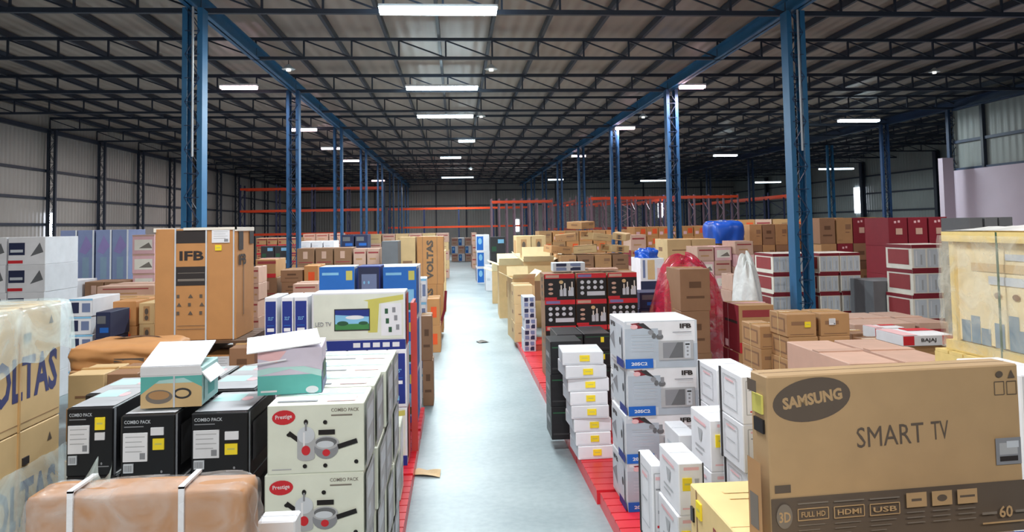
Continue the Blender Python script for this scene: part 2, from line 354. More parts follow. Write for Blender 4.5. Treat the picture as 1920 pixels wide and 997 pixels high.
def s_bluetv2(p):
    f = 'F'; p.rect(f, .04, .02, .96, .98, 'navy'); p.rect(f, .18, .25, .85, .85, 'blue_grey')
    for k in range(8): p.ell(f, .3+(k%3)*.2, .35+(k//3)*.17, .04, .03, 'blue_light')
style('blue_tv_end', 'blue_deep', s_bluetv2, seam='blue_light')

def s_bottle(p):
    f = 'F'; p.rect(f, 0, .0, 1, 1, 'black'); p.rect(f, 0, .82, 1, 1, 'red'); p.rect(f, .04, .85, .48, .96, 'card_pink')
    p.rect(f, .0, .0, .4, .1, 'red')
    for u, hgt in ((.5,.42),(.62,.5),(.78,.36),(.86,.55)):
        p.rect(f, u, .14, u+.10, .14+hgt*.6, 'pale_grey'); p.rect(f, u+.03, .14+hgt*.6, u+.07, .14+hgt, 'white_warm')
    p.ell(f, .55, .68, .07, .07, 'card_light')
    for v in (.25,.42,.6): p.ell(f, .2, v, .08, .05, 'card_pink')
    p.rect('L', .0, .0, 1, 1, 'card_dark')
    for k in range(3): p.ell('L', .5, .2+k*.28, .15, .09, 'black')
style('bottle_a', 'card_dark', s_bottle, seam='red')
def s_bottle2(p):
    f = 'F'; p.rect(f, 0, .0, 1, 1, 'black'); p.rect(f, 0, .82, 1, 1, 'red'); p.rect(f, .04, .85, .5, .96, 'purple')
    for r in range(3):
        for c in range(4):
            if r == 0 and c: continue
            p.ell(f, .18+c*.22, .24+r*.21, .065, .07, 'pale_grey')
    p.rect(f, .34, .14, .95, .3, 'pale_grey')
style('bottle_b', 'card_dark', s_bottle2, seam='red')

style('sticker_white', 'white', lambda p: (p.rect('F', .05, .1, .95, .14, 'pale_grey'), p.rect('L', .1, .1, .9, .9, 'pale_grey')), [('price_sticker', 'yellow', 'F', .42, .3, .66, .75)], 'pale_grey')
def s_mixer(p):
    f = 'F'; p.rect(f, .2, .86, .8, .92, 'pink'); p.poly(f, [(.62,.7),(.8,.7),(.74,.35),(.66,.35)], 'silver'); p.rect(f, .6, .18, .86, .34, 'charcoal'); p.rect(f, .12, .12, .4, .15, 'pink')
    p.rect('L', .25, .3, .7, .34, 'silver'); p.rect('L', .25, .2, .6, .23, 'silver'); p.poly('L', [(.4,.7),(.62,.7),(.56,.45),(.46,.45)], 'silver'); p.rect('L', .2, .8, .8, .86, 'pink')
style('mixer', 'white', s_mixer, [('price_sticker', 'yellow', 'F', .14, .48, .5, .72), ('packing_strap', 'charcoal', 'F', .93, 0, .97, 1)], 'pale_grey')
def s_mixer2(p):
    f = 'F'; p.frame(f, .2, .2, .75, .9, .006, 'silver'); p.rect(f, .3, .82, .65, .86, 'pink'); p.rect(f, .3, .70, .65, .72, 'grey'); p.rect(f, .45, .42, .55, .46, 'grey'); p.rect(f, .35, .25, .55, .28, 'red')
    p.frame('L', .25, .2, .8, .88, .006, 'silver'); p.rect('L', .35, .78, .7, .82, 'pink'); p.rect('L', .35, .5, .7, .52, 'silver')
style('mixer_plain', 'white', s_mixer2, [('packing_strap', 'charcoal', 'L', .1, 0, .14, 1)], 'pale_grey')

def s_redwhite(p):
    f = 'F'; p.rect(f, 0, .86, 1, 1, 'red_dark'); p.rect(f, 0, 0, 1, .07, 'red_dark')
    for k in range(3):
        p.rect(f, .05+k*.31, .10, .32+k*.31, .82, 'pale_grey'); p.rect(f, .10+k*.31, .16, .12+k*.31, .76, 'white'); p.rect(f, .2+k*.31, .2, .24+k*.31, .6, 'silver')
    p.rect('L', 0, .86, 1, 1, 'red_dark'); p.rect('L', .1, .2, .9, .8, 'card_red')
style('red_white', 'white_warm', s_redwhite, seam='red_dark')
style('dark_red', 'red_dark', lambda p: (p.rect('F', .3, .80, .42, .88, 'pink'), p.rect('F', .5, .82, .62, .9, 'pink')), [('shipping_label', 'card_pink', 'F', .38, .4, .72, .62)], 'card_red')
style('red_big', 'card', lambda p: (p.rect('F', 0, 0, 1, .22, 'red'), p.rect('F', .1, .75, 1, .9, 'card_red'), p.rect('F', .1, .35, .3, .6, 'card_red'), p.rect('L', 0, 0, 1, 1, 'red_dark'), p.rect('L', .1, .6, .9, .66, 'ink'), p.line('L', (.33,0), (.33,1), .01, 'pink'), p.rect('L', .1, .05, .3, .2, 'pink')), [('packing_tape', 'pink', 'T', 0, .45, 1, .55)])
def s_bp(p):
    for f in ('F',):
        for r in range(2):
            for c in range(2): p.rect(f, .1+c*.44, .1+r*.45, .42+c*.44, .46+r*.45, 'navy' if (r+c) % 2 else 'blue_grey')
        p.ell(f, .5, .5, .12, .15, 'pale_grey')
style('blue_pattern', 'pale_grey', s_bp, seam='blue_grey')
style('blue_white', 'white', lambda p: (p.rect('F', .05, .05, .55, .9, 'blue_mid'), p.ell('F', .3, .6, .14, .2, 'blue_light'), p.rect('L', .1, .1, .9, .9, 'blue_grey')), seam='pale_grey')
style('dark_blue', 'navy', lambda p: (p.rect('F', .1, .55, .7, .85, 'mid_grey'), p.rect('F', .3, .2, .9, .4, 'blue')), seam='grey')
style('dark_grey', 'charcoal', lambda p: (p.rect('F', .5, .6, .9, .85, 'blue_light'), p.rect('F', .1, .1, .4, .4, 'green_dark')), seam='grey')
style('black_carton', 'black', lambda p: (p.rect('F', .05, .15, .95, .2, 'charcoal'), p.rect('F', .05, .8, .95, .84, 'green_dark'), p.rect('L', .05, .2, .95, .24, 'grey'), p.rect('L', .2, .45, .8, .6, 'silver')), [('round_sticker', 'yellow', 'F', .62, .5, .74, .8)], 'green_dark')
style('white_pic', 'white', lambda p: (p.rect('F', .02, .35, .45, .8, 'navy'), p.rect('F', .06, .45, .4, .55, 'pale_grey'), p.poly('F', [(.6,.3),(.85,.8),(.95,.45)], 'mid_grey'), p.rect('F', .0, .05, .4, .16, 'red')), seam='pale_grey')
style('white_blue', 'white', lambda p: (p.rect('F', .1, .2, .42, .8, 'navy'), p.rect('F', .55, .25, .9, .75, 'blue_grey'), p.rect('F', 0, .9, 1, 1, 'blue_light')), seam='pale_grey')
style('blue_tall', 'blue_grey', lambda p: (p.rect('F', .3, .1, .7, .5, 'skyline'), p.rect('F', .9, 0, 1, 1, 'pale_grey'), p.poly('F', [(.1,.6),(.5,.9),(.9,.7),(.5,.55)], 'purple')), seam='pale_grey')
style('pink_white', 'pink', lambda p: (p.rect('F', .1, .2, .9, .75, 'white_warm'), p.poly('F', [(.3,.3),(.75,.6),(.9,.3)], 'ink_grey'), p.rect('F', 0, .92, 1, 1, 'card_pink')), seam='rack_post')
def s_voltas(p):
    p.text('R', 'VOLTAS', .17, .24, .96, .60, 'ink_blue', .03); icons(p, 'R', .86, .82, 1, 'ink_brown', .05)
    p.rect('R', .02, .06, .98, .065, 'card_dark'); p.text('F', 'VOLTAS', .1, .3, .9, .6, 'ink_blue', .03)
style('voltas', 'card_light', s_voltas, [('packing_strap', 'tape', 'R', .55, 0, .565, 1), ('hand_hole', 'ink', 'R', .60, .72, .66, .78)])
def s_sam(p):
    f = 'F'
    p.ell(f, .168, .855, .150, .125, 'ink_brown', .12, 36); p.text(f, 'SAMSUNG', .055, .825, .285, .895, 'samsung_card', .045, .12)
    p.text(f, 'SMART', .335, .56, .60, .68, 'ink_brown', .0, .02); p.text(f, 'TV', .63, .575, .70, .685, 'ink_brown', 0, .02)
    p.rect(f, .0, 0, 1, .30, 'ink_brown'); p.rect(f, .015, .33, .075, .375, 'ink_brown')
    p.frame(f, .895, .82, .935, .9, .003, 'ink_brown'); p.frame(f, .945, .82, .985, .9, .003, 'ink_brown'); p.poly(f, [(.95,.92),(.965,.97),(.98,.92)], 'ink_brown'); p.ell(f, .915, .945, .015, .02, 'ink_brown')
    p.rect(f, .885, .40, .99, .56, 'grey'); p.rect(f, .90, .46, .975, .53, 'silver'); p.rect(f, .90, .42, .975, .45, 'ink'); p.rect(f, .93, .50, .98, .54, 'pale_grey')
    p.ell(f, .045, .20, .030, .07, 'ink_grey'); p.text(f, '3D', .025, .165, .068, .225, 'samsung_card', .02)
    for k, t in enumerate(('FULL HD', 'HDMI', 'USB')):
        u = .095+k*.135; p.frame(f, u, .17, u+.115, .235, .004, 'samsung_card'); p.text(f, t, u+.012, .187, u+.103, .218, 'samsung_card', .02); p.rect(f, u, .262, u+.115, .270, 'ink_grey')
        for r in range(5): p.rect(f, u, .14-r*.028, u+.10-.02*(r % 3), .145-r*.028, 'ink_grey')
    for k in range(3):
        u = .505+k*.10; p.rect(f, u, .20, u+.08, .285, 'samsung_card')
        if k == 0: p.rect(f, u+.02, .235, u+.06, .25, 'ink_brown')
        elif k == 1: p.ell(f, u+.04, .243, .02, .02, 'ink_brown')
        else: p.rect(f, u+.01, .237, u+.07, .25, 'ink_brown')
        for r in range(3): p.rect(f, u, .17-r*.03, u+.07, .176-r*.03, 'ink_grey')
    p.text(f, '60', .87, .10, .925, .17, 'samsung_card', .02); p.rect(f, .80, .125, .86, .14, 'ink_grey'); p.rect(f, .935, .125, .985, .14, 'ink_grey'); p.rect(f, .80, .07, .97, .08, 'samsung_card')
    p.rect('L', .1, .02, .9, .5, 'card'); p.rect('L', .25, .9, .8, .97, 'ink_brown'); p.rect('L', .2, .1, .7, .3, 'ink_grey')
style('samsung', 'samsung_card', s_sam, [('hand_hole', 'black', 'L', .25, .66, .8, .74), ('price_sticker', 'yellow_green', 'L', .2, .77, .75, .88)])
def s_cream(p):
    p.text('L', 'FRAGILE', .30, .80, .62, .90, 'card_red', .0); p.rect('L', .30, .74, .6, .755, 'card_red'); p.line('L', (.09,0), (.09,1), .012, 'card_dark'); p.rect('F', .1, .3, .9, .7, 'card_dark')
    p.rect('T', .1, .85, .6, .88, 'card_yellow'); p.rect('T', .1, .78, .5, .8, 'card_yellow')
style('cream_crate', 'card_yellow', s_cream, [('hand_hole', 'black', 'L', .02, .80, .055, .88), ('price_sticker', 'yellow', 'L', .10, .86, .16, .95)], 'card')
def s_brand(p):
    p.text('F', 'VOLTAS', .36, .1, .62, .92, 'ink_brown', .05, vert=True); p.rect('F', .75, .0, .77, 1, 'card_dark'); p.rect('F', .2, .0, .22, 1, 'card_dark')
style('brown_brand', 'card_orange', s_brand)
def s_flatred(p):
    p.rect('F', 0, .1, .22, .95, 'red'); p.rect('F', .78, .1, 1, .95, 'red'); p.text('F', 'BAJAJ', .36, .3, .66, .72, 'ink', .02); p.rect('T', 0, 0, .3, 1, 'pink'); p.rect('T', .45, .6, 1, .95, 'red')
style('flat_red', 'white', s_flatred, seam='pink')
style('orange_far', 'card_orange', lambda p: (p.rect('F', .5, .3, .9, .8, 'orange'), p.rect('F', .1, .2, .4, .5, 'pink')))
style('cream_brown', 'card_light', lambda p: (p.rect('F', .3, .15, .7, .85, 'card'), p.ell('F', .5, .6, .12, .15, 'ink_brown'), p.ell('F', .5, .3, .12, .12, 'ink_brown'), p.rect('L', .2, .2, .8, .8, 'card')))
style('small_bottles', 'white', lambda p: (p.rect('F', .0, 0, 1, .3, 'navy'), p.rect('F', .1, .4, .2, .95, 'blue_grey'), p.rect('F', .3, .35, .6, .95, 'card_light'), p.rect('F', .7, .4, .95, .7, 'pink')), seam='grey')

MC = {}
def carton_mesh(st, w, d, h):
    k = (st, round(w, 3), round(d, 3), round(h, 3))
    if k in MC: return MC[k]
    body, fn, parts, seam = ST[st]; mb = MB(); mb.cbox(w, d, h, body); p = Pt(mb, w, d, h); p.seam(seam)
    if fn: fn(p)
    MC[k] = mb.mesh(st); return MC[k]
PC = {}
def part_mesh(pt, w, d, h, key):
    k = (pt, key)
    if k in PC: return PC[k]
    n, m, f, u0, v0, u1, v1 = pt; mb = MB(); p = Pt(mb, w, d, h)
    p.e = .0; g0 = p.fr(f); p.e = .009; g1 = p.fr(f); q = [(u0,v0),(u1,v0),(u1,v1),(u0,v1)]
    a = [g0(*x) for x in q]; b = [g1(*x) for x in q]; mb.poly(b, m)
    for i in range(4): j = (i+1) % 4; mb.poly([a[i], a[j], b[j], b[i]], m)
    if n == 'address_label':
        p.e = .0094; du, dv = u1-u0, v1-v0
        for r in range(4): p.rect(f, u0+du*.1, v1-dv*(.15+r*.17), u1-du*(.1+.12*(r % 2)), v1-dv*(.12+r*.17), 'silver')
        p.rect(f, u1-du*.3, v0+dv*.08, u1-du*.08, v0+dv*.3, 'grey')
    if n == 'price_sticker':
        p.e = .0094; du, dv = u1-u0, v1-v0
        p.rect(f, u0+du*.2, v0+dv*.45, u1-du*.2, v0+dv*.6, 'yellow_green')
    if n == 'barcode_label':
        p.e = .0094; du, dv = u1-u0, v1-v0
        for r in range(6): p.rect(f, u0+du*(.1+r*.14), v0+dv*.15, u0+du*(.16+r*.14), v1-dv*.15, 'mid_grey')
    PC[k] = mb.mesh(n); return PC[k]
CARTONS = []
def carton(st, w, d, h, loc, label, group=None, rz=0, name=None, cat='box', tilt=(0,0), skip=()):
    name = name or KIND.get(st, 'brown_carton')
    me = carton_mesh(st, w, d, h); o = link(name, me, None, loc, (tilt[0], tilt[1], rz))
    for pt in ST[st][2]:
        if pt[0] in skip: continue
        link(pt[0], part_mesh(pt, w, d, h, (st, round(w,3), round(d,3), round(h,3))), o)
    tag(o, label, cat, group); CARTONS.append(o); return o
ORD = ['topmost']+[q+' down' for q in ('second','third','fourth','fifth','sixth','seventh','eighth','ninth','tenth','eleventh','twelfth')]
def colw(i, n):
    if n == 2: return ('left', 'right')[i]+' column'
    if n == 3: return ('left', 'middle', 'right')[i]+' column'
    return (['first', 'second', 'third', 'fourth', 'fifth', 'sixth', 'seventh', 'eighth', 'ninth', 'tenth', 'eleventh', 'twelfth'][i])+' column'
KIND = {'pan_box': 'cookware_carton', 'combo_a': 'black_cookware_carton', 'combo_b': 'black_cookware_carton', 'combo_c': 'black_cookware_carton', 'ifb': 'washing_machine_carton', 'microwave': 'microwave_carton',
        'tv_box': 'television_carton', 'tv_end': 'television_carton', 'blue_tv': 'television_carton', 'blue_tv_end': 'television_carton', 'samsung': 'television_carton', 'bottle_a': 'bottle_carton', 'bottle_b': 'bottle_carton',
        'sticker_white': 'white_carton', 'mixer': 'mixer_carton', 'mixer_plain': 'mixer_carton', 'white_plain': 'white_carton', 'white_pic': 'appliance_carton', 'white_blue': 'appliance_carton', 'blue_tall': 'appliance_carton', 'pink_white': 'appliance_carton',
        'red_white': 'printed_carton', 'dark_red': 'red_carton', 'red_big': 'red_carton', 'blue_pattern': 'patterned_carton', 'blue_white': 'appliance_carton', 'dark_blue': 'blue_carton', 'dark_grey': 'grey_carton', 'grey_carton': 'grey_carton',
        'black_carton': 'black_carton', 'voltas': 'appliance_carton', 'pinkish': 'pink_carton', 'flat_red': 'long_carton', 'orange_far': 'orange_carton'}
JOBS = []; BLOCKS = []
def block(x0, x1, y0, y1): BLOCKS.append((x0, x1, y0, y1))
def stack(look, where, sts, L, R, T, Y, H, nx=1, d=.5, zb=0.0, jit=.012, name=None, group=None, keep=None, n=None, drop=()):
    """columns of cartons, front face at hall depth Y, front top edge at pixel row T between pixel columns L and R"""
    a = P(L, T, Y); b = P(R, T, Y); zt = (a.z+b.z)/2
    n = n or max(1, round((zt-zb)/(H*Y/F))); h = (zt-zb)/n
    JOBS.append(dict(look=look, where=where, sts=[sts] if isinstance(sts, str) else sts, x0=a.x, x1=b.x, Y=Y, d=d, zt=zt, zb=zb, n=n, h=h, nx=nx, jit=jit, group=group, keep=keep, drop=drop, name=name))
    return a.x, b.x, zt, h
def build_stacks():
    J = JOBS; g = .02
    J.sort(key=lambda j: j['Y'])
    for a in range(len(J)):
        A = J[a]
        for b in range(a+1, len(J)):
            Bj = J[b]
            if A['zt'] <= Bj['zb']+.001 or Bj['zt'] <= A['zb']+.001: continue
            ox = min(A['x1'], Bj['x1'])-max(A['x0'], Bj['x0'])
            if ox <= 0 or A['Y']+A['d']+g <= Bj['Y']: continue
            room = Bj['Y']-A['Y']-g
            if room >= .3: A['d'] = room
            elif ox < .45*min(A['x1']-A['x0'], Bj['x1']-Bj['x0']):
                if A['x0'] < Bj['x0']: Bj['x0'] += ox+.01
                else: Bj['x1'] -= ox+.01
            else:
                if room >= .18: A['d'] = room
                else: Bj['Y'] = A['Y']+A['d']+g
                if A['d'] > .5 and A['Y']+A['d']+g > Bj['Y']: A['d'] = .5
    for A in J:
        for (x0, x1, y0, y1) in BLOCKS:
            if min(A['x1'], x1)-max(A['x0'], x0) > 0 and A['Y'] < y1 and A['Y']+A['d'] > y0:
                if y0-A['Y'] >= .3: A['d'] = y0-A['Y']-.03
                elif A['Y']+A['d']-y1 >= .3: A['d'] = A['Y']+A['d']-y1-.03; A['Y'] = y1+.03
                elif x0-A['x0'] > A['x1']-x1 and x0-A['x0'] > .2: A['x1'] = x0-.02
                elif A['x1']-x1 > .2: A['x0'] = x1+.02
    for A in J:
        W = (A['x1']-A['x0'])/A['nx']; n, h, d, jit = A['n'], A['h'], A['d'], A['jit']
        for i in range(A['nx']):
            for k in range(n):
                tier = n-1-k
                if (i, tier) in A['drop']: continue
                jx = random.uniform(-jit, jit); rz = random.uniform(-1, 1)*jit*.8; x = A['x0']+W*(i+.5)+jx; st = A['sts'][(i+tier) % len(A['sts'])]
                lab = A['look']+' '+A['where']
                if A['nx'] > 1: lab += ', '+colw(i, A['nx'])
                if n > 1: lab += ', '+ORD[tier]
                wd = W-.012-abs(jx)*2-abs(rz)*d; dd = d-.01-abs(rz)*W
                carton(st, max(.08, wd), max(.1, dd), h-.001, (x, A['Y']+d/2, A['zb']+k*h), lab, A['group'] or A['look']+'s '+A['where'], rz=rz, name=A['name'] or KIND.get(st, 'brown_carton'))

exec_parts = []
# ------------------------------------------------------------------ building shell
XL, XR, XC0, XC1, YB = -15.6, 28.4, -4.6, 6.4, 74.0
ZT = 6.55     # underside of joists
def slab(name, x0, y0, z0, x1, y1, z1, m):
    mb = MB(); mb.box(x0, y0, z0, x1, y1, z1, m); return struct(link(name, mb.mesh(name)))
slab('floor', XL-.3, -8, -.2, XR+.3, YB+.3, 0, 'concrete_floor')
slab('ceiling', XL-.3, -8, 7.22, XR+.3, YB+.3, 7.28, 'roof_sheet')
slab('wall_left', XL-.2, -8, 0, XL-.05, YB, 7.2, 'wall_sheet')
slab('wall_back', XL-.2, YB, 0, XR+.2, YB+.15, 7.2, 'wall_sheet_x')
slab('wall_right', XR+.05, 25.6, 0, XR+.2, YB, 7.2, 'cladding')
slab('wall_right_partition', 18.15, -8, 4.3, 18.25, 25.6, 6.6, 'cladding')
slab('wall_right_lower', 18.0, -8, 0, 18.3, 25.6, 4.32, 'plaster')
slab('trim_90', P(1772, 400, 25.0).x, 25.0, 0, P(1792, 400, 25.0).x, 25.25, 4.75, 'plaster')
slab('wall_behind', XL-.2, -8.2, 0, XR, -8, 7.2, 'wall_sheet_x')
tn = [0]
def trim(fn):
    tn[0] += 1; mb = MB(); fn(mb); return struct(link('trim_%d' % tn[0], mb.mesh('trim')))
# roof purlins running down the hall
x = XL+.6
while x < XR:
    trim(lambda mb: mb.box(x-.035, -6, 7.05, x+.035, YB, 7.2, 'steel_dark')); x += 1.22
# wall girts
for z in (2.95, 3.95, 5.0): trim(lambda mb: mb.box(XL-.05, 2, z-.05, XL+.03, YB, z+.05, 'steel_dark'))
trim(lambda mb: mb.box(XL-.05, 2, 6.45, XL+.1, YB, 6.6, 'steel_dark'))
for z in (3.2, 4.4, 5.6): trim(lambda mb: mb.box(XR-.03, 26, z-.05, XR+.05, YB, z+.05, 'steel_dark'))
for z in (4.35, 5.35, 6.55): trim(lambda mb: mb.box(18.06, 0, z-.05, 18.15, 25.5, z+.05, 'steel_navy'))
for yy in (10, 15, 18, 21, 24): trim(lambda mb: mb.box(18.02, yy-.06, 4.35, 18.14, yy+.06, 6.5, 'steel_dark'))
for xx in range(-14, 28, 3): trim(lambda mb: mb.box(xx-.06, YB-.1, 0, xx+.06, YB, 7.0, 'steel_dark'))
for z in (4.7, 6.2): trim(lambda mb: mb.box(XL, YB-.06, z-.05, XR, YB, z+.05, 'steel_dark'))
# daylight slits
def slit(k, x0, y0, z0, x1, y1, z1): mb = MB(); mb.box(x0, y0, z0, x1, y1, z1, 'daylight'); struct(link('window_%d' % k, mb.mesh('window')))
q = P(120, 440, 29.9); slit(1, XL-.05, 29.6, 2.3, XL+.04, 30.0, 3.4)
q = P(1664, 400, 50.4); slit(2, XR-.03, 49.6, 3.1, XR+.04, 50.9, 4.9)
slit(3, 20.5, YB-.05, 3.2, 21.2, YB+.02, 5.0)
q = P(970, 430, YB); slit(4, q.x-.18, YB-.05, q.z-.2, q.x+.18, YB+.02, q.z+1.0)

# ------------------------------------------------------------------ lattice columns
def column(x, y, label, z1=ZT, w=.35, m='steel_blue', m2='steel_navy', conduit=False, name='steel_column', dp=.125):
    r = link(name, None, None, (x, y, 0)); tag(r, label, 'column', 'lattice steel columns'); block(x-w/2-.1, x+w/2+.1, y-.25, y+.25)
    for s, mm in ((-1, m), (1, m)):
        mb = MB(); a = s*(w/2-.045); mb.box(a-.045, -dp-.015, 0, a+.045, -dp, z1, mm); mb.box(a-.045, dp, 0, a+.045, dp+.015, z1, mm); mb.box(a+s*.033-.012, -dp, 0, a+s*.033+.012, dp, z1, mm); link('chord', mb.mesh('chord'), r)
    mb = MB(); z = .25; k = 0
    while z < z1-.3:
        for yy in (-dp-.007, dp+.007):
            mb.bar((-w/2+.05, yy, z), (w/2-.05, yy, z), (.022, .006), m2)
            mb.bar((-w/2+.05, yy, z if k % 2 else z+.42), (w/2-.05, yy, z+.42 if k % 2 else z), (.018, .005), m2)
        z += .42; k += 1
    link('lacing', mb.mesh('lacing'), r)
    mb = MB(); mb.box(-w/2-.06, -.2, 0, w/2+.06, .2, .02, m2); link('base_plate', mb.mesh('base_plate'), r)
    if conduit: mb = MB(); mb.cyl((.02, -.17, 3.9), (.02, -.17, z1), .02, 'conduit'); link('conduit', mb.mesh('conduit'), r)
    return r
NTH = ['nearest', 'second', 'third', 'fourth', 'fifth', 'sixth', 'seventh', 'eighth']
Y0 = 13.4; B = 8.0
for k in range(8):
    y = Y0+k*B
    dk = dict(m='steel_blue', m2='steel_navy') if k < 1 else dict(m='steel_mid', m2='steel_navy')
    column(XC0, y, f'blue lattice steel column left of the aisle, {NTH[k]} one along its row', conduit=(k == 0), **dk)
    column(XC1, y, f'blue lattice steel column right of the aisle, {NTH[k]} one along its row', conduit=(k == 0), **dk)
for k, (px, y) in enumerate(((1792, 25.6), (1664, 29.4), (1560, 37.4), (1410, 45.4), (1330, 53.4), (1285, 61.4))):
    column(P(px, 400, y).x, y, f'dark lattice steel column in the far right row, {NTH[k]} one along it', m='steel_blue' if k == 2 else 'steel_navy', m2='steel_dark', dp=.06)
k = 0; y = 25.4
while y < YB:
    column(XL+.22, y, f'dark lattice column against the left wall, {(NTH+["ninth","tenth","eleventh","twelfth","thirteenth"])[k]} one in view', m='steel_dark', m2='steel_dark', w=.34, dp=.04); k += 1; y += 4
for k, y in enumerate((41.4, 49.4, 57.4, 65.4)):
    column(XR-.2, y, f'dark lattice column against the far right wall, {NTH[k]} one along it', m='steel_dark', m2='steel_dark', w=.3)
# longitudinal girders on the column rows
for nm, x, m, y0 in (('left', XC0, 'steel_blue', -4), ('right', XC1, 'steel_blue', -4), ('far right', P(1792, 400, 25.6).x, 'steel_navy', -4)):
    mb = MB(); mb.box(x-.10, y0, ZT+.0, x+.10, YB-.1, ZT+.03, m); mb.box(x-.10, y0, ZT+.27, x+.10, YB-.1, ZT+.30, m); mb.box(x-.015, y0, ZT, x+.015, YB-.1, ZT+.3, m)
    tag(link('roof_girder', mb.mesh('roof_girder')), f'blue steel girder running down the hall over the {nm} column row', 'girder')
# open-web joists across the hall
def joist(y, label, heavy, m='steel_dark'):
    r = link('roof_joist', None, None, (0, y, ZT+(.02))); tag(r, label, 'joist', 'open web roof joists')
    x0, x1 = XL, XR; t = .035 if not heavy else .045
    mb = MB(); mb.box(x0, -.04, .43, x1, .04, .43+2*t, m); link('top_chord', mb.mesh('top_chord'), r)
    mb = MB(); mb.box(x0, -.04, -.02, x1, .04, -.02+2*t, m); link('bottom_chord', mb.mesh('bottom_chord'), r)
    mb = MB(); x = x0; s = 1.1
    while x < x1-.1:
        mb.box(x-.02, -.02, 0, x+.02, .02, .46, m); mb.bar((x, 0, .44), (x+s, 0, .03), .016, m); x += s
    link('web', mb.mesh('web'), r)
y = 13.4; k = 0
ORDN = ['nearest','second','third','fourth','fifth','sixth','seventh','eighth','ninth','tenth','eleventh','twelfth','thirteenth','fourteenth','fifteenth','sixteenth']
while y < YB-1:
    joist(y+.25 if k % 2 == 0 else y, f'dark open web steel joist spanning the hall under the roof, {ORDN[k]} from the camera', k % 2 == 0); y += 4; k += 1

# ------------------------------------------------------------------ lights
def tube(px, py, Y, length, label, kind='white', power=60, lamp=True, rr=.042):
    c = P(px, py, Y); r = link('tube_light', None, None, c); tag(r, label, 'light', 'batten tube lights')
    ncol = {'white': 'tube_white', 'pink': 'tube_pink', 'far': 'tube_far'}[kind]
    mb = MB(); mb.box(-length/2, -.11, .05, length/2, .11, .10, 'fixture_body'); link('fixture_body', mb.mesh('fixture_body'), r)
    for s in (-1, 1):
        mb = MB(); mb.cyl((-length/2+.02, s*.07, .01), (length/2-.02, s*.07, .01), rr, ncol, 10); link('tube', mb.mesh('tube'), r)
    for s in (-1, 1):
        mb = MB(); mb.cyl((s*length*.35, 0, .1), (s*length*.35, 0, max(.15, ZT-c.z+.02)), .006, 'steel_dark', 5); link('hanger', mb.mesh('hanger'), r)
    if lamp:
        ld = bpy.data.lights.new('lamp', 'AREA'); ld.shape = 'RECTANGLE'; ld.size = length; ld.size_y = .2; ld.energy = power
        ld.color = {'white': (.86, .97, 1), 'pink': (1, .80, .80), 'far': (.88, .97, 1)}[kind]; ld.spread = PI
        lo = bpy.data.objects.new('lamp', ld); COL.objects.link(lo); lo.location = c + Vector((0, 0, -.06))
tube(822, 21, 13.0, 2.1, 'large bright white tube light above the aisle nearest the camera', 'white', 480, rr=.062)
tube(829, 166, 20.9, 2.05, 'long white tube light over the aisle, second from the camera', 'white', 520)
tube(835, 219, 25.6, 1.95, 'long white tube light over the aisle, third from the camera', 'white', 560)
tube(875, 265, 33, .75, 'short white tube light over the aisle beyond the third joist', 'white', 420)
tube(858, 333, 60, 2.6, 'long thin tube light over the far end of the aisle', 'far', 420)
tube(845, 296, 42, 1.2, 'dim small tube light over the middle of the aisle', 'far', 420)
tube(448, 165, 20.6, 1.0, 'pinkish tube light left of the aisle beside the nearest left column', 'pink', 150)
tube(570, 244, 29.2, 1.0, 'pinkish tube light at the second left column', 'pink', 150)
tube(620, 279, 36, .9, 'pinkish tube light at the third left column', 'pink', 110)
tube(657, 302, 42.6, 1.0, 'pinkish tube light at the fourth left column', 'pink', 110)
tube(709, 339, 58, 1.0, 'faint pinkish tube light at the far left of the hall', 'pink', 80)
tube(1298, 164, 20.6, .75, 'pinkish tube light at the second right column', 'pink', 190)
tube(1172, 241, 29.2, .8, 'pinkish tube light at the third right column', 'pink', 150)
tube(1085, 293, 40, .8, 'small twin tube light at the fifth right column', 'pink', 100)
tube(1042, 337, 56, 1.2, 'faint tube light at the far right side of the aisle', 'far', 90)
tube(1610, 227, 27, 1.6, 'white tube light in the far right bay nearest the grey cladding', 'white', 160)
tube(1360, 292, 39, 1.3, 'white tube light in the middle of the right bay', 'white', 120)
tube(1225, 339, 55, 2.0, 'thin white tube light far off in the right bay', 'far', 90)
tube(1440, 342, 52, 1.9, 'white tube light deep in the far right bay', 'far', 90)
tube(1568, 317, 44, 2.2, 'thin white tube light beside the far right column row', 'far', 90)
# added area lamps without fixtures: brighten the foreground, left wall and far bays
def area(x, y, z, sx, sy, e, c=(.93,.97,1)):
    ld = bpy.data.lights.new('lamp', 'AREA'); ld.shape = 'RECTANGLE'; ld.size = sx; ld.size_y = sy; ld.energy = e; ld.color = c
    lo = bpy.data.objects.new('lamp', ld); COL.objects.link(lo); lo.location = (x, y, z); return lo
area(-.5, 4.5, 6.4, 2.2, .3, 330); area(-6, 6, 6.4, 2, .3, 160, (1,.93,.86)); area(7, 6, 6.4, 2, .3, 260, (1,.93,.86))
a_ = area(-.5, -3, 5.2, 5, 1.5, 420, (1,.98,.94)); a_.rotation_euler = (R_(55), 0, 0)
area(12, 14, 6.4, 2, .3, 200, (1,.9,.88)); area(-10, 16, 6.4, 2, .3, 260, (1,.95,.9)); area(-9, 30, 6.3, 2, .3, 320, (1,.93,.9)); area(14, 30, 6.3, 2, .3, 260, (.9,1,.97))
area(12, 45, 6.4, 2, .3, 320); area(-10, 42, 6.4, 2, .3, 300, (1,.85,.82)); area(-3, 64, 6, 3, .3, 380, (1,.95,.92)); area(12, 64, 6, 3, .3, 380, (.95,1,1))  # added fill to brighten the far bays and back wall
w = bpy.data.worlds.new('world'); SC.world = w; w.use_nodes = True
w.node_tree.nodes['Background'].inputs[0].default_value = (.55, .62, .75, 1); w.node_tree.nodes['Background'].inputs[1].default_value = .25
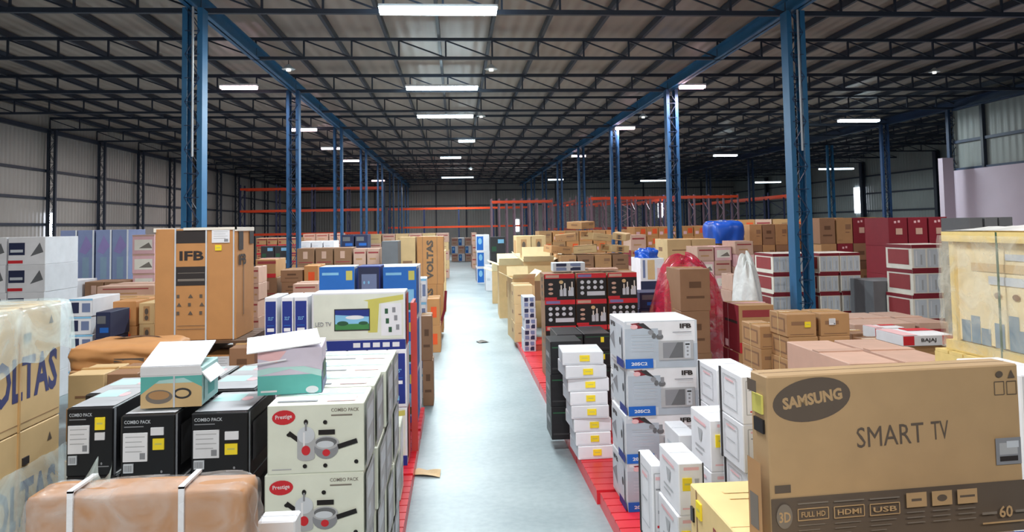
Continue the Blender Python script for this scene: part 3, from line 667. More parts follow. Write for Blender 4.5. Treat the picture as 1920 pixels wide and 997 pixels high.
# small pendant lamps
for px, py, Y, lb in ((921,130,17.6,'small white conical pendant lamp hanging near the second joist above the aisle'),(902,218,25,'small white pendant lamp beside the third aisle tube light'),(1206,219,25,'small white pendant lamp left of the third right column'),(541,130,17.6,'small pale pendant lamp hanging near the left girder'),(883,317,44,'tiny white pendant lamp far down the aisle'),(1478,291,34,'small orange glowing pendant lamp behind the nearest right column'),(1752,135,20,'small pale pendant lamp high up on the right')):
    c = P(px, py, Y); r = link('pendant_lamp', None, None, c); tag(r, lb, 'lamp', 'small pendant lamps')
    mb = MB(); mb.cyl((0,0,0), (0,0,.12), .16, 'steel_white', 12, .03); link('lamp_shade', mb.mesh('lamp_shade'), r)
    mb = MB(); mb.cyl((0,0,.12), (0,0,max(.2, ZT-c.z+.1)), .01, 'steel_dark', 6); link('cord', mb.mesh('cord'), r)
    mb = MB(); mb.cyl((0,0,-.04), (0,0,.03), .05, 'lamp_bulb', 8); link('bulb', mb.mesh('bulb'), r)

# ------------------------------------------------------------------ pallet racks
def rack(x0, x1, y, nb, levels, top, label, rot=0, cx=0, d=1.0, m='rack_navy'):
    r = link('pallet_rack', None, None, (x0, y, 0), (0, 0, rot)); tag(r, label, 'rack', 'orange and blue pallet racks'); L = x1-x0; s = L/nb
    for k in range(nb+1):
        mb = MB()
        for yy in (0, d): mb.box(k*s-.05, yy-.04, 0, k*s+.05, yy+.04, top, m)
        z = .3; i = 0
        while z < top-.6: mb.bar((k*s, 0 if i % 2 else d, z), (k*s, d if i % 2 else 0, z+.6), .015, m); z += .6; i += 1
        link('upright', mb.mesh('upright'), r)
    for z in levels:
        for yy in (-.04, d+.04):
            mb = MB(); mb.box(0, yy-.03, z-.075, L, yy+.03, z+.075, 'rack_orange'); link('beam', mb.mesh('beam'), r)
    return r
rack(-14.2, -4.9, 50, 4, (2.3, 3.85, 5.3), 5.6, 'tall orange beam pallet rack across the left of the hall')
rack(-5.6, 6.0, 62, 4, (2.6, 4.15), 4.3, 'low orange beam pallet rack across the end of the aisle')
for i, (x, y0, y1) in enumerate(((8.5, 46, 60), (11.3, 46, 60), (14.1, 46, 60), (20.5, 42, 60))):
    r_ = rack(0, y1-y0, y0, 6, (2.3, 4.1), 4.4, f'lengthwise orange beam pallet rack, {ORDN[i]} from the left behind the goods', rot=PI/2, m='rack_post' if i < 2 else 'rack_navy'); r_.location.x = x
rack(8.0, 17.0, 43.6, 10, (4.15,), 4.3, 'wide rack of closely set uprights behind the right-hand cartons', m='rack_post')
rack(2.2, 6.0, 46, 8, (4.1,), 4.3, 'narrow rack of closely set uprights right of the aisle end', m='rack_post')

# ------------------------------------------------------------------ pallets
def pallet(x0, x1, y0, y1, label, m='red_pallet', z=0, h=.13, rz=0, name='pallet', group='pallets'):
    w, d = x1-x0, y1-y0; r = link(name, None, None, ((x0+x1)/2, (y0+y1)/2, z), (0,0,rz)); tag(r, label, 'pallet', group)
    mb = MB(); n = max(4, int(d/.16)); s = d/n
    for k in range(n): mb.box(-w/2, -d/2+k*s+.008, h-.022, w/2, -d/2+(k+1)*s-.008, h, m)
    link('deck', mb.mesh('deck'), r)
    for a in (-1, 0, 1):
        mb = MB(); c = a*(w/2-.06); mb.box(c-.06, -d/2, 0, c+.06, d/2, h-.023, m); link('runner', mb.mesh('runner'), r)
    return r

mat('card_parcel', (172,124,82), rough=.65, bump=.15, var=.2)
film_mat('film_bright', (240,242,240), .75, .97, rough=.35)
mat('tarp_blue', (24,84,190), rough=.35, bump=.3)
style('pale_slim', 'pale_green', lambda p: (p.rect('F', .1, .1, .9, .3, 'yellow_green'), p.rect('R', .1, .6, .9, .9, 'white'), p.rect('R', .2, .1, .8, .4, 'silver')), seam='grey')
style('blue_flat', 'blue_deep', lambda p: p.rect('F', .1, .3, .9, .7, 'blue_mid'), seam='blue_mid')
# ------------------------------------------------------------------ goods left of the aisle, near
a = P(115, 562, 4.8); h = (a.z-.12)/3
for k in range(3):
    carton('voltas', .9, .98, h-.002, (a.x-.45, 4.8-.49, .12+k*h), ('upper', 'middle', 'lowest')[2-k]+' large brown appliance carton with blue lettering at the far left', rz=0)
pallet(a.x-.95, a.x+.02, 3.78, 4.82, 'wooden pallet under the large blue lettered cartons', 'wood', 0, .12)
ztv = a.z
def film(name, pts, y0, y1, m, label, cat='plastic film', amp=.03, seed=0, nu=40, nv=36, edge=.0, parent=None):
    """sheet following an x-z profile, creased along the hall direction"""
    L = [0]
    for i in range(1, len(pts)): L.append(L[-1]+math.dist(pts[i], pts[i-1]))
    def prof(t):
        s = t*L[-1]
        for i in range(1, len(pts)):
            if s <= L[i] or i == len(pts)-1:
                k = (s-L[i-1])/(L[i]-L[i-1]); return (pts[i-1][0]+(pts[i][0]-pts[i-1][0])*k, pts[i-1][1]+(pts[i][1]-pts[i-1][1])*k)
    def fn(u, v):
        t = u*(1-edge*.5*(1+mnoise(Vector((v*4, seed, 0))))) ; x, z = prof(t)
        n = mnoise(Vector((u*3+seed, v*3.5, 1)))+.35*mnoise(Vector((u*7, v*11, seed)))
        return (x+amp*abs(n)*(.2+u*1.3), y0+(y1-y0)*v, z+amp*abs(n)*(1.1-u))
    mb = MB(); mb.grid(fn, nu, nv, m); o = link(name, mb.mesh(name, True), parent)
    if label: tag(o, label, cat)
    return o
film('plastic_film', [(a.x-.88, ztv+.006), (a.x-.02, ztv+.006), (a.x+.03, ztv-.01), (a.x+.05, ztv-.12), (a.x+.07, ztv-.42)], 3.6, 4.83, 'film_clear', 'clear plastic sheet draped over the topmost large brown appliance carton', amp=.02, seed=3, edge=.18)
film('plastic_film', [(a.x+.015, 1.30), (a.x+.04, 1.05), (a.x+.13, .75), (a.x+.2, .01)], 3.9, 4.85, 'film_clear', 'clear plastic sheet hanging loose below the blue lettered cartons', amp=.04, seed=9, edge=.1)

def soft_box(w, d, h, m, bul=.04, amp=.012, n=14, seed=0, pw=7):
    mb = MB()
    def sgn(t): return math.copysign(1, t)
    def shape(x, y, z):     # x,y,z in -1..1 on the cube surface
        r = (abs(x)**pw+abs(y)**pw+abs(z)**pw)**(-1/pw); p = Vector((x*r, y*r, z*r))
        b = 1+bul*(1-max(abs(x), abs(y))**2) if abs(z) > .99 else 1
        nn = amp*mnoise(Vector((x*2.2+seed, y*2.2, z*2.2)))
        return (p.x*w/2+nn, p.y*d/2+nn, h/2+p.z*h/2*b+nn)
    for ax in range(3):
        for s in (-1, 1):
            def fn(u, v):
                a_, b_ = u*2-1, v*2-1; c = [0,0,0]; c[ax] = s; c[(ax+1) % 3] = a_ if s > 0 else -a_; c[(ax+2) % 3] = b_
                return shape(*c)
            mb.grid(fn, n, n, m)
    me = mb.mesh('soft', True); bm = bmesh.new(); bm.from_mesh(me); bmesh.ops.remove_doubles(bm, verts=bm.verts, dist=.0008); bm.to_mesh(me); bm.free(); return me
# wrapped parcel at the bottom of the picture
pa = P(45, 925, 2.5); pb = P(460, 925, 2.5); w_ = pb.x-pa.x; zt = pa.z
o = link('wrapped_parcel', soft_box(w_, .16, .36, 'card_parcel', .02, .004, seed=2, pw=34), None, ((pa.x+pb.x)/2, 2.5+.08, zt-.375)); tag(o, 'brown paper parcel with white straps wrapped in plastic at the bottom left', 'parcel')
for s in (-.29, .21):
    mb = MB(); x = s*w_; mb.box(x-.009, -.090, .01, x+.009, -.082, .378, 'white'); mb.box(x-.009, -.09, .372, x+.009, .08, .38, 'white'); link('packing_strap', mb.mesh('packing_strap'), o)
link('plastic_wrap', soft_box(w_+.02, .19, .375, 'film_thin', .03, .016, 24, 5, 14), o, (0, 0, -.012))
def tuft(u, v):
    return ((u-.5)*.09*(1-v*.3)+.02*v, .02*math.sin(u*9), v*.085*(.6+.4*math.sin(u*7)))
mb = MB(); mb.grid(tuft, 10, 6, 'film_clear'); link('plastic_tuft', mb.mesh('plastic_tuft', True), o, (-.24*w_, 0, .37))
for k in range(2):
    hh = (zt-.385)/2; carton('brown', w_, .4, hh-.003, ((pa.x+pb.x)/2, 2.72, k*hh), ('lower', 'upper')[k]+' brown carton carrying the plastic wrapped parcel')
stack('white carton', 'at the bottom edge beside the wrapped parcel', 'white_plain', 466, 556, 978, 2.95, 200, 1, .12)

# black combo-pack cartons
stack('black cookware carton with white address label', 'in the left black stack', 'combo_a', 122, 222, 765, 4.35, 118, 1, .55, zb=.13, n=4)
stack('black cookware carton with white address label', 'in the middle black stack', 'combo_b', 224, 338, 778, 4.20, 112, 1, .55, zb=.13, n=4)
stack('black cookware carton with white address label', 'in the right black stack', 'combo_c', 347, 468, 774, 4.25, 116, 1, .55, zb=.13, n=4)
# rows behind the black stacks, shown by their tops
stack('black carton with pale top', 'behind the black address label stacks', 'combo_c', 150, 480, 735, 4.95, 110, 3, .55, zb=.13, n=4)
stack('black carton with pale top', 'two rows behind the black stacks', 'combo_a', 350, 480, 708, 5.6, 110, 2, .5, zb=.13, n=4)
x0, x1, zt, h = stack('white cookware carton with red oval', 'at the aisle, front row', 'pan_box', 493, 684, 757, 4.2, 123, 1, .42, zb=.13, n=4)
for k, (yy, px) in enumerate(((4.66, 605), (5.1, 612), (5.54, 620))):
    w_ = x1-x0
    for t in range(4):
        carton('pan_box', w_-.01, .42, h-.002, ((x0+x1)/2+random.uniform(-.01, .02)+.015*(k+1), yy+.21, .13+t*h), f'white cookware carton with red oval, {("second","third","fourth")[k]} row along the aisle, {ORD[3-t]}', 'white cookware cartons along the aisle')
for (xa, xb, ya, yb, lb) in ((-2.3, -.42, 4.15, 6.1, 'red pallet under the white cookware cartons'), (-1.7, -.45, 6.15, 7.6, 'red pallet left of the aisle under the television cartons'), (-2.35, -.45, 7.65, 9.2, 'red pallet left of the aisle behind the television cartons'), (-2.2, -.43, 9.3, 10.4, 'red pallet left of the aisle under the blue cartons'), (-1.7, -.4, 17.5, 18.7, 'red pallet under the tall branded cartons left of the aisle')):
    pallet(xa, -.47, ya, yb, lb, h=.128)
# slim white things standing behind the pan cartons
stack('narrow pale green carton standing upright', 'behind the cookware cartons at the aisle', 'pale_slim', 706, 738, 716, 6.15, 150, 1, .6, zb=.13)
stack('slim white and yellow carton', 'at the aisle edge past the cookware cartons', 'pale_slim', 728, 752, 800, 6.9, 120, 1, .4, zb=.13)

# open teal box on the black cartons
def open_box(st, L, R, T, Y, d, zb, label, lid, rz=0, tiltlid=.2, top='white'):
    a_ = P(L, T, Y); b_ = P(R, T, Y); w = b_.x-a_.x; h = a_.z-zb
    o = carton(st, w, d, h, ((a_.x+b_.x)/2, Y+d/2, zb), label, rz=rz)
    for nm, M in lid(w, d, h):
        mb = MB(); mb.box(0, 0, 0, M[1], M[2], .006, top); l_ = link(nm, mb.mesh(nm), o, M[0], M[3])
    return o
def s_teal(p):
    p.rect('F', 0, 0, 1, .62, 'card_light'); p.poly('F', [(0,.35),(.3,.7),(.7,.75),(1,.5),(1,.85),(0,.85)], 'teal'); p.ell('F', .3, .28, .22, .18, 'ink_grey'); p.ell('F', .68, .35, .15, .14, 'charcoal'); p.ell('F', .68, .35, .11, .09, 'card_light')
    p.ell('F', .3, .32, .17, .11, 'card'); p.rect('F', 0, .8, 1, 1, 'white'); p.rect('F', .53, 0, .56, .8, 'pale_grey'); p.rect('R', .1, .1, .9, .8, 'teal_pale'); p.rect('R', .3, .2, .7, .6, 'teal')
style('teal_box', 'teal_pale', s_teal)
zb = P(240, 774, 4.22).z
open_box('teal_box', 262, 375, 692, 4.3, .34, zb+.004, 'teal box with pan photo and folded white lid on the black cartons', lambda w, d, h: [('lid', ((-w/2, -d/2, h+.01), w*.98, d*.95, (R_(16), 0, 0))), ('lid_edge', ((-w/2, -d/2-.004, h-.035), w*.98, .045, (R_(88), 0, 0))), ('flap', ((w/2-.02, -d/2, h-.01), .10, d*.9, (0, R_(50), 0)))], rz=R_(3))
def s_teal2(p):
    p.rect('F', 0, 0, 1, .42, 'teal'); p.poly('F', [(0,.42),(.5,.55),(1,.36),(1,.5),(.5,.68),(0,.55)], 'teal_pale'); p.rect('F', 0, .6, 1, 1, 'lilac'); p.poly('F', [(.0,.8),(.3,.7),(.45,.95),(0,.95)], 'pink'); p.rect('F', .05, .06, .3, .1, 'white')
    p.ell('F', .85, .08, .1, .08, 'white'); p.rect('R', 0, 0, 1, .45, 'blue_grey'); p.rect('R', .2, .2, .8, .6, 'green_dark')
style('teal_box_b', 'lilac', s_teal2)
zb2 = P(560, 745, 4.3).z
open_box('teal_box_b', 478, 596, 655, 4.45, .36, zt+.004, 'lilac and teal box with a loose slanted white lid on the cookware cartons', lambda w, d, h: [('lid', ((-w/2-.05, -d/2-.06, h-.015), w*1.15, d*.9, (R_(8), R_(-5), R_(8)))), ('lid_edge', ((-w/2-.05, -d/2-.062, h-.075), w*.6, .006, (R_(-80), R_(-5), R_(8)))), ('flap', ((-w/2, d/2, h), w, .15, (R_(-40), 0, 0)))], rz=R_(6))

# washing machine carton on its own pallet
x0, x1, zt2, h = 0, 0, 0, 0
A = P(291, 430, 8.0); Bq = P(443, 430, 8.0); zb = P(291, 640, 8.0).z
w_ = Bq.x-A.x
o = carton('ifb', w_, .68, A.z-zb, ((A.x+Bq.x)/2, 8.34, zb), 'tall brown washing machine carton with black print and straps on a pallet', name='washing_machine_carton')
hh = A.z-zb
for u in (.25, .63, .97):
    mb = MB(); x = -w_/2+u*w_; mb.box(x-.007, -.348, 0, x+.007, -.342, hh+.006, 'pale_grey'); mb.box(x-.007, -.345, hh, x+.007, .34, hh+.006, 'pale_grey'); link('packing_strap', mb.mesh('packing_strap'), o)
mb = MB()
for (xx, yy) in ((-w_/2, -.34), (w_/2, -.34)): mb.box(xx-.012, yy-.012, hh-.03, xx+.012, yy+.65, hh+.012, 'white_warm')
mb.box(-w_/2*.3, -.352, hh-.015, w_/2+.01, -.335, hh+.012, 'white_warm'); link('corner_guard', mb.mesh('corner_guard'), o)
pallet(A.x+.02, Bq.x+.12, 7.9, 8.9, 'dark wooden pallet under the tall washing machine carton', 'wood_dark', zb-.15, .148)
carton('ifb', w_, .68, zb-.153, ((A.x+Bq.x)/2, 8.34, 0), 'brown washing machine carton hidden below the raised dark pallet')
stack('brown carton', 'beside the raised dark pallet right of the washing machine carton', 'brown_dark', 428, 478, 652, 7.6, 60, 1, .5)

# long brown carton and the cartons below it
A = P(120, 652, 6.4); Bq = P(316, 652, 6.4); o = link('long_carton', soft_box(Bq.x-A.x, .6, .22, 'card_orange', .12, .02, seed=8, pw=8), None, ((A.x+Bq.x)/2, 6.7, A.z-.22)); tag(o, 'long bulging orange brown carton lying behind the black stacks', 'box')
mb = MB(); mb.grid(lambda u, v: ((u-.5)*.42*(1-.3*v), .1+v*.08, .232+.01*math.sin(u*PI)), 8, 3, 'seam'); link('hand_hole', mb.mesh('hand_hole'), o)
mb = MB(); mb.box(-.02, -.303, .09, .22, -.298, .12, 'ink_brown'); link('print', mb.mesh('print'), o)
stack('brown carton', 'under the long bulging carton', 'brown', 122, 316, 694, 6.35, 66, 3, .6)
stack('brown carton', 'between the long carton and the black stacks', 'brown_light', 120, 196, 702, 5.75, 70, 1, .45)
stack('brown carton with black print', 'standing close behind the left black stack', 'brown_dark', 198, 262, 700, 5.7, 60, 1, .45)

# television cartons at the aisle
x0, x1, zt, h = stack('white television carton with landscape picture', 'facing the camera at the aisle', 'tv_box', 583, 762, 548, 7.9, 106, 1, .42, zb=.13, n=3, drop=((0, 1),))
zm = .13+h; A = x0
carton('tv_box', .36, .42, h-.002, (x0+.18, 8.11, zm), 'white television carton partly seen left of three blue ended cartons')
for k in range(3):
    ww = (x1-x0-.37)/3; carton('tv_end', ww-.01, .42, h-.002, (x0+.37+ww*(k+.5), 8.11, zm), f'upright blue ended television carton under the landscape carton, {("left","middle","right")[k]} of three')
stack('upright blue ended carton', 'left of the landscape television carton', 'tv_end', 484, 578, 557, 7.9, 106, 3, .55, zb=.13, n=3)
mb = MB(); mb.box(-.02, 0, 0, .012, .5, zt-.3, 'red_film_solid'); mb.box(-.02, -.012, 0, .05, 0, zt-.3, 'red_film_solid')
tag(link('corner_board', mb.mesh('corner_board'), None, (x1+.03, 8.4, .13)), 'red corner board standing at the aisle edge beside television cartons', 'corner board')
stack('bright blue television carton', 'behind the landscape carton', 'blue_tv', 597, 668, 500, 9.6, 95, 1, .5, zb=.13)
stack('dark blue narrow carton', 'between two bright blue television cartons', 'blue_tv_end', 669, 714, 499, 9.6, 95, 1, .5, zb=.13)
stack('bright blue television carton', 'at the aisle edge behind the landscape carton', 'blue_tv', 716, 782, 500, 9.6, 95, 1, .5, zb=.13)
stack('blue and white television carton', 'right behind the bright blue cartons', 'blue_white', 700, 787, 497, 10.3, 95, 1, .4, zb=.13)
stack('white appliance carton', 'in the slim column past the blue ones', 'white_blue', 779, 800, 522, 11.5, 40, 1, .5, n=5)
stack('tan carton with black hand hole', 'low past the blue cartons', 'brown_dark', 788, 812, 592, 11.0, 80, 1, .8)
# tall brown branded cartons
stack('tall orange brown carton with vertical lettering', 'at the left aisle edge', 'brown_brand', 780, 832, 443, 17.6, 96, 1, .9, zb=.13, n=2)
stack('tall yellow brown carton', 'left of the vertical lettering carton', 'brown_light', 748, 779, 444, 17.6, 96, 1, .9, zb=.13, n=2)
stack('grey green carton', 'left of the tall yellow brown cartons', 'grey_carton', 714, 747, 452, 16.5, 60, 1, .8)
stack('brown carton', 'low against the aisle before the tall branded cartons', 'brown_orange', 800, 826, 560, 15.6, 60, 1, .8)
stack('brown carton', 'on the left aisle edge beyond the branded cartons', 'brown_light', 800, 836, 470, 23, 40, 1, 1.2)
def rope(pts, r, m, label):
    mb = MB()
    for p_, q_ in zip(pts, pts[1:]): mb.cyl(p_, q_, r, m, 6)
    tag(link('rope', mb.mesh('rope')), label, 'rope')
c1 = P(836, 470, 17.3); c2 = P(836, 545, 17.3); c3 = P(818, 612, 17.3); c4 = P(800, 560, 17.3)
rope([c2, P(834, 580, 17.3), Vector((c3.x, c3.y, .036)), P(806, 585, 17.3), c4], .035, 'red_dark', 'dark red rope looped around the brown cartons at the left aisle edge')

# left middle distance
stack('white appliance carton with dark picture', 'at the far left edge', 'white_pic', -60, 88, 445, 12, 50, 2, 1)
stack('blue grey shrink wrapped carton', 'in the row by the left wall', 'blue_tall', 112, 242, 431, 19, 90, 4, 1)
stack('pink white appliance carton', 'left of the washing machine carton', 'pink_white', 238, 292, 440, 14.5, 36, 1, .9)
stack('white carton', 'low in front of the blue grey wrapped row', 'white_plain', 92, 144, 527, 14, 40, 1, .8)
stack('brown carton with pale label', 'before the blue grey row', 'brown_label', 148, 232, 528, 14.2, 32, 2, .7)
stack('white and blue appliance carton', 'between the plastic sheet and brown cartons', 'white_blue', 128, 175, 560, 8.9, 32, 1, .7)
stack('dark blue carton', 'beside the white and blue appliance cartons', 'dark_blue', 176, 208, 585, 8.6, 50, 1, .5)
stack('brown carton', 'left of the washing machine carton', 'brown_orange', 210, 258, 565, 9.2, 48, 1, .7)
stack('brown carton with white panel', 'tucked against the washing machine carton', 'cream_brown', 259, 291, 568, 9.2, 40, 1, .7)
stack('flat pale pink carton', 'piled behind the brown cartons', 'pinkish', 180, 292, 536, 11.2, 20, 1, .9)
stack('brown carton', 'holding the pile of flat pink cartons', 'brown', 184, 292, 560, 10.2, 40, 2, .6)
# between washing machine and blue cartons
stack('dark red and brown carton', 'right of the washing machine carton', ['red_big', 'brown_label'], 478, 520, 486, 12.5, 34, 1, .7)
stack('pale pink carton', 'between the washing machine and dark red cartons', 'pinkish', 472, 486, 500, 11.6, 30, 1, .5)
stack('brown carton', 'behind the upright blue ended cartons', 'brown_dark', 524, 568, 506, 12.2, 22, 1, .7)
stack('orange printed brown carton', 'left of the bright blue cartons', 'brown_orange', 568, 597, 498, 12.2, 36, 1, .7)
stack('flat pink white carton', 'on the goods behind the upright blue ended cartons', 'pinkish', 546, 596, 532, 10.8, 26, 1, .6)
stack('brown carton with pale label', 'behind the bright blue cartons', 'brown_label', 556, 660, 465, 17, 28, 3, .8)
stack('pink carton', 'left of the grey green carton', 'pinkish', 661, 712, 466, 17, 28, 2, .8)
stack('dark grey carton', 'far beyond the washing machine carton', 'dark_grey', 476, 530, 462, 21, 24, 2, 1)
stack('white carton', 'far behind the long brown row', 'white_plain', 562, 628, 452, 24, 16, 3, 1)
stack('blue carton', 'far behind the pink cartons', 'dark_blue', 640, 690, 440, 26, 24, 2, 1)
stack('brown carton', 'in the farthest row left of the aisle', ['brown_light', 'pinkish'], 690, 842, 438, 38, 16, 6, 2)
stack('red topped carton', 'under the far left rack', 'red_big', 480, 560, 446, 30, 16, 4, 1.2)
stack('pink carton', 'at the dim far left under the rack', 'pinkish', 568, 640, 438, 33, 14, 3, 1.2)

# ------------------------------------------------------------------ right of the aisle, near
yy = 5.75; k = 0
while yy < 16.4:
    pallet(1.27+(.0 if k else .02), 2.42 if yy < 11 else 3.05, yy, yy+1.15, f'red pallet along the right aisle edge, {ORDN[k]} from the camera', h=.128, group='red pallets along the right aisle edge'); yy += 1.2; k += 1
def leanstack(): pass
stack('white microwave carton with blue tag', 'in the aisle tower', 'microwave', 1168, 1308, 601, 6.4, 97, 1, .62, zb=.13, n=4)
x0, x1, zt, h = stack('white microwave carton', 'behind the microwave tower', 'microwave', 1162, 1290, 640, 7.1, 90, 1, .5, zb=.13, n=4)
# leaning pile of eight white cartons
A = P(1060, 662, 7.8); Bq = P(1142, 662, 7.8); w_ = Bq.x-A.x; h = (A.z-.13)/8
for k in range(8):
    dx = -.0+.028*(7-k) if k > 3 else .09-.012*k
    dx = (.085, .075, .06, .05, .03, .04, .0, -.01)[k]
    carton('sticker_white', w_*(.80 if k < 2 else .86 if k < 5 else .94), .5, h-.003, (A.x+w_*.47+dx, 7.85+.25+.01*(k % 3), .13+k*h), f'white carton with yellow sticker in the leaning pile, {ORD[7-k]}', rz=R_((1.5, -1, 2, -2, 1, -1.5, 2, -3)[k]))
stack('black carton with pale stripes', 'behind the leaning white pile', 'black_carton', 1040, 1148, 626, 9.4, 32, 2, .7, zb=.13)
stack('black glossy carton', 'at the aisle edge before the bottle cartons', 'black_carton', 1030, 1092, 640, 8.6, 60, 1, .5, zb=.13, n=3)
stack('black and red bottle picture carton', 'right of the aisle', ['bottle_a', 'bottle_b'], 1020, 1195, 512, 12, 52, 3, .6, zb=.13, n=4)
stack('grey carton with dark symbols', 'on top of the bottle picture cartons', 'blue_pattern', 1036, 1100, 492, 12.2, 20, 1, .3, zb=P(1036, 511, 12.1).z+.01, n=1)
stack('flat pink carton', 'lying on the bottle picture cartons', 'pinkish', 1102, 1160, 503, 12.2, 10, 1, .3, zb=P(1036, 511, 12.1).z+.01, n=1)
stack('blue patterned white carton', 'at the right aisle edge before the bottle cartons', 'blue_pattern', 980, 1006, 556, 14.6, 15, 1, .5, zb=.13, n=5)
stack('brown carton', 'behind the blue patterned cartons', 'brown_light', 962, 1000, 535, 15.8, 40, 1, .9, zb=.13)
# opened and tumbled cartons on the right
def open_carton(L, R, T, Y, d, zb, label, rz=0, ang=(35, 60, 20, 75), m='card_light', m2='cream'):
    a_ = P(L, T, Y); b_ = P(R, T, Y); w = b_.x-a_.x; h = a_.z-zb; t = .02
    block(a_.x-.05, b_.x+.05, Y-.3, Y+d+.3)
    r = link('open_carton', None, None, ((a_.x+b_.x)/2, Y+d/2, zb), (0, 0, rz)); tag(r, label, 'box', 'opened brown cartons heaped along the right aisle')
    mb = MB(); mb.box(-w/2, -d/2, 0, w/2, -d/2+t, h, m); mb.box(-w/2, d/2-t, 0, w/2, d/2, h, m); mb.box(-w/2, -d/2+t, 0, -w/2+t, d/2-t, h, m); mb.box(w/2-t, -d/2+t, 0, w/2, d/2-t, h, m); mb.box(-w/2+t, -d/2+t, h*.8, w/2-t, d/2-t, h*.8+.02, m2)
    mb.box(-w*.2, -d/2-.003, h*.4, w*.2, -d/2, h*.7, 'card_dark'); link('body', mb.mesh('body'), r)
    fl = w*.45
    for nm, loc, rot, sx, sy in (('front', (-w/2, -d/2, h), (R_(180-ang[0]), 0, 0), w, fl), ('back', (-w/2, d/2, h), (R_(ang[1]), 0, 0), w, fl), ('left', (-w/2, -d/2, h), (0, R_(-180+ang[2]), 0), fl, d), ('right', (w/2, -d/2, h), (0, R_(-ang[3]+20), 0), fl, d)):
        mb = MB(); mb.box(0, 0, 0, sx, sy, .012, m2); link('flap', mb.mesh('flap'), r, loc, rot)
    return r
i_ = 0
for (L, R, T, Y, d, ang) in ((936, 982, 497, 21, 1.2, (40, 60, 20, 60)), (958, 1000, 522, 17.0, .9, (30, 75, 30, 60)), (925, 962, 508, 25, 1.2, (60, 30, 20, 75)), (984, 1040, 490, 19, 1.2, (25, 70, 40, 50))):
    open_carton(L, R, T, Y, d, 0, f'opened brown carton with raised flaps along the right aisle, {ORDN[i_]} in the heap', rz=R_(random.uniform(-6, 6)), ang=ang); i_ += 1
stack('brown carton with dark symbols', 'in the pile behind the opened cartons', 'cream_brown', 948, 1024, 442, 24.5, 42, 2, 1.4)
stack('brown carton', 'behind the bottle picture cartons', ['brown', 'brown_dark'], 1030, 1180, 478, 18.5, 30, 4, 1.2)
zpile = P(1060, 478, 18.6).z
HP = ((1045, 15, 5, .95, 0), (1098, -12, -4, 1.0, 0), (1152, 20, 4, .9, 0), (1062, -10, -5, .9, 1), (1118, 25, 6, 1.0, 1), (1165, -25, 8, .6, 1), (1090, 35, -3, .8, 2))
for k, (px, rz, ty, ww, lv) in enumerate(HP):
    c = P(px, 470, 19.1); carton(('brown', 'brown_light', 'cream_brown')[k % 3], ww*.60, .55, .18, (c.x, c.y, zpile+.04+.31*lv), f'tumbled brown carton on the heap right of the aisle, {ORDN[k]} in the heap', 'tumbled brown cartons on the heap', rz=R_(rz), tilt=(R_(2), R_(ty)))
stack('blue and white carton', 'at the far right aisle edge', 'blue_white', 892, 918, 440, 34, 26, 1, 1.5)
stack('dark grey carton', 'beside the far blue and white cartons', 'dark_grey', 919, 948, 444, 33, 26, 1, 1.2)
stack('white carton', 'at the right aisle edge far down the hall', 'white_plain', 909, 925, 498, 30, 34, 1, 1)
stack('brown carton', 'far down the aisle on the right', 'pinkish', 884, 894, 436, 46, 20, 1, 3)
# white mixer cartons by the television carton
stack('white mixer carton with pink print', 'in the near left mixer column', 'mixer', 1266, 1322, 868, 4.3, 105, 1, .42)
stack('slim white carton', 'left of the mixer cartons', 'mixer_plain', 1222, 1250, 872, 4.75, 130, 1, .35)
stack('white carton', 'between microwaves and mixer cartons', 'white_plain', 1272, 1316, 815, 5.3, 60, 1, .4)
stack('white mixer carton with yellow sticker', 'in the column beside the television carton', 'mixer', 1328, 1400, 787, 4.75, 92, 1, .4)
stack('white mixer carton with thin frame print', 'behind the yellow sticker mixer carton', 'mixer_plain', 1342, 1420, 692, 5.35, 80, 1, .45)
stack('white mixer carton', 'behind the left end of the television carton', 'mixer_plain', 1388, 1440, 705, 4.3, 90, 1, .4)
# television carton on the pale carton
zc = P(1292, 885, 3.68).z
A = P(1437, 702, 2.9); Bq = P(1908, 684, 2.99); w_ = math.hypot(Bq.x-A.x, .09); rz = math.atan2(.09, Bq.x-A.x); zt = (A.z+Bq.z)/2; zc -= .06
xc = P(1318, 915, 3.5).x
carton('cream_crate', 1.15, 1.1, zc-.45, (xc+.575, 3.7-.55, .45), 'pale brown carton with red print carrying the large television carton', rz=R_(.0))
carton('brown', 1.15, 1.1, .447, (xc+.575, 3.7-.55, 0), 'brown carton at the base under the pale red printed carton')
c = Vector((A.x, 2.9, 0))+Vector((math.cos(rz)*w_/2-math.sin(rz)*.07, math.sin(rz)*w_/2+math.cos(rz)*.07, 0))
carton('samsung', w_, .14, zt-zc-.003, (c.x, c.y, zc+.001), 'large brown television carton with dark oval logo and SMART TV lettering', rz=rz, name='television_carton')
mb_ = P(1860, 992, 2.6)
carton('blue_flat', .5, .3, .30, (mb_.x+.03, 2.43, mb_.z-.30), 'blue carton at the bottom right corner before the television carton')
carton('brown', .5, .3, mb_.z-.305, (mb_.x+.03, 2.43, 0), 'brown carton under the blue corner carton')
stack('white plastic topped carton', 'at the right edge behind the television carton', 'white_plain', 1912, 2010, 702, 3.6, 200, 1, .5)

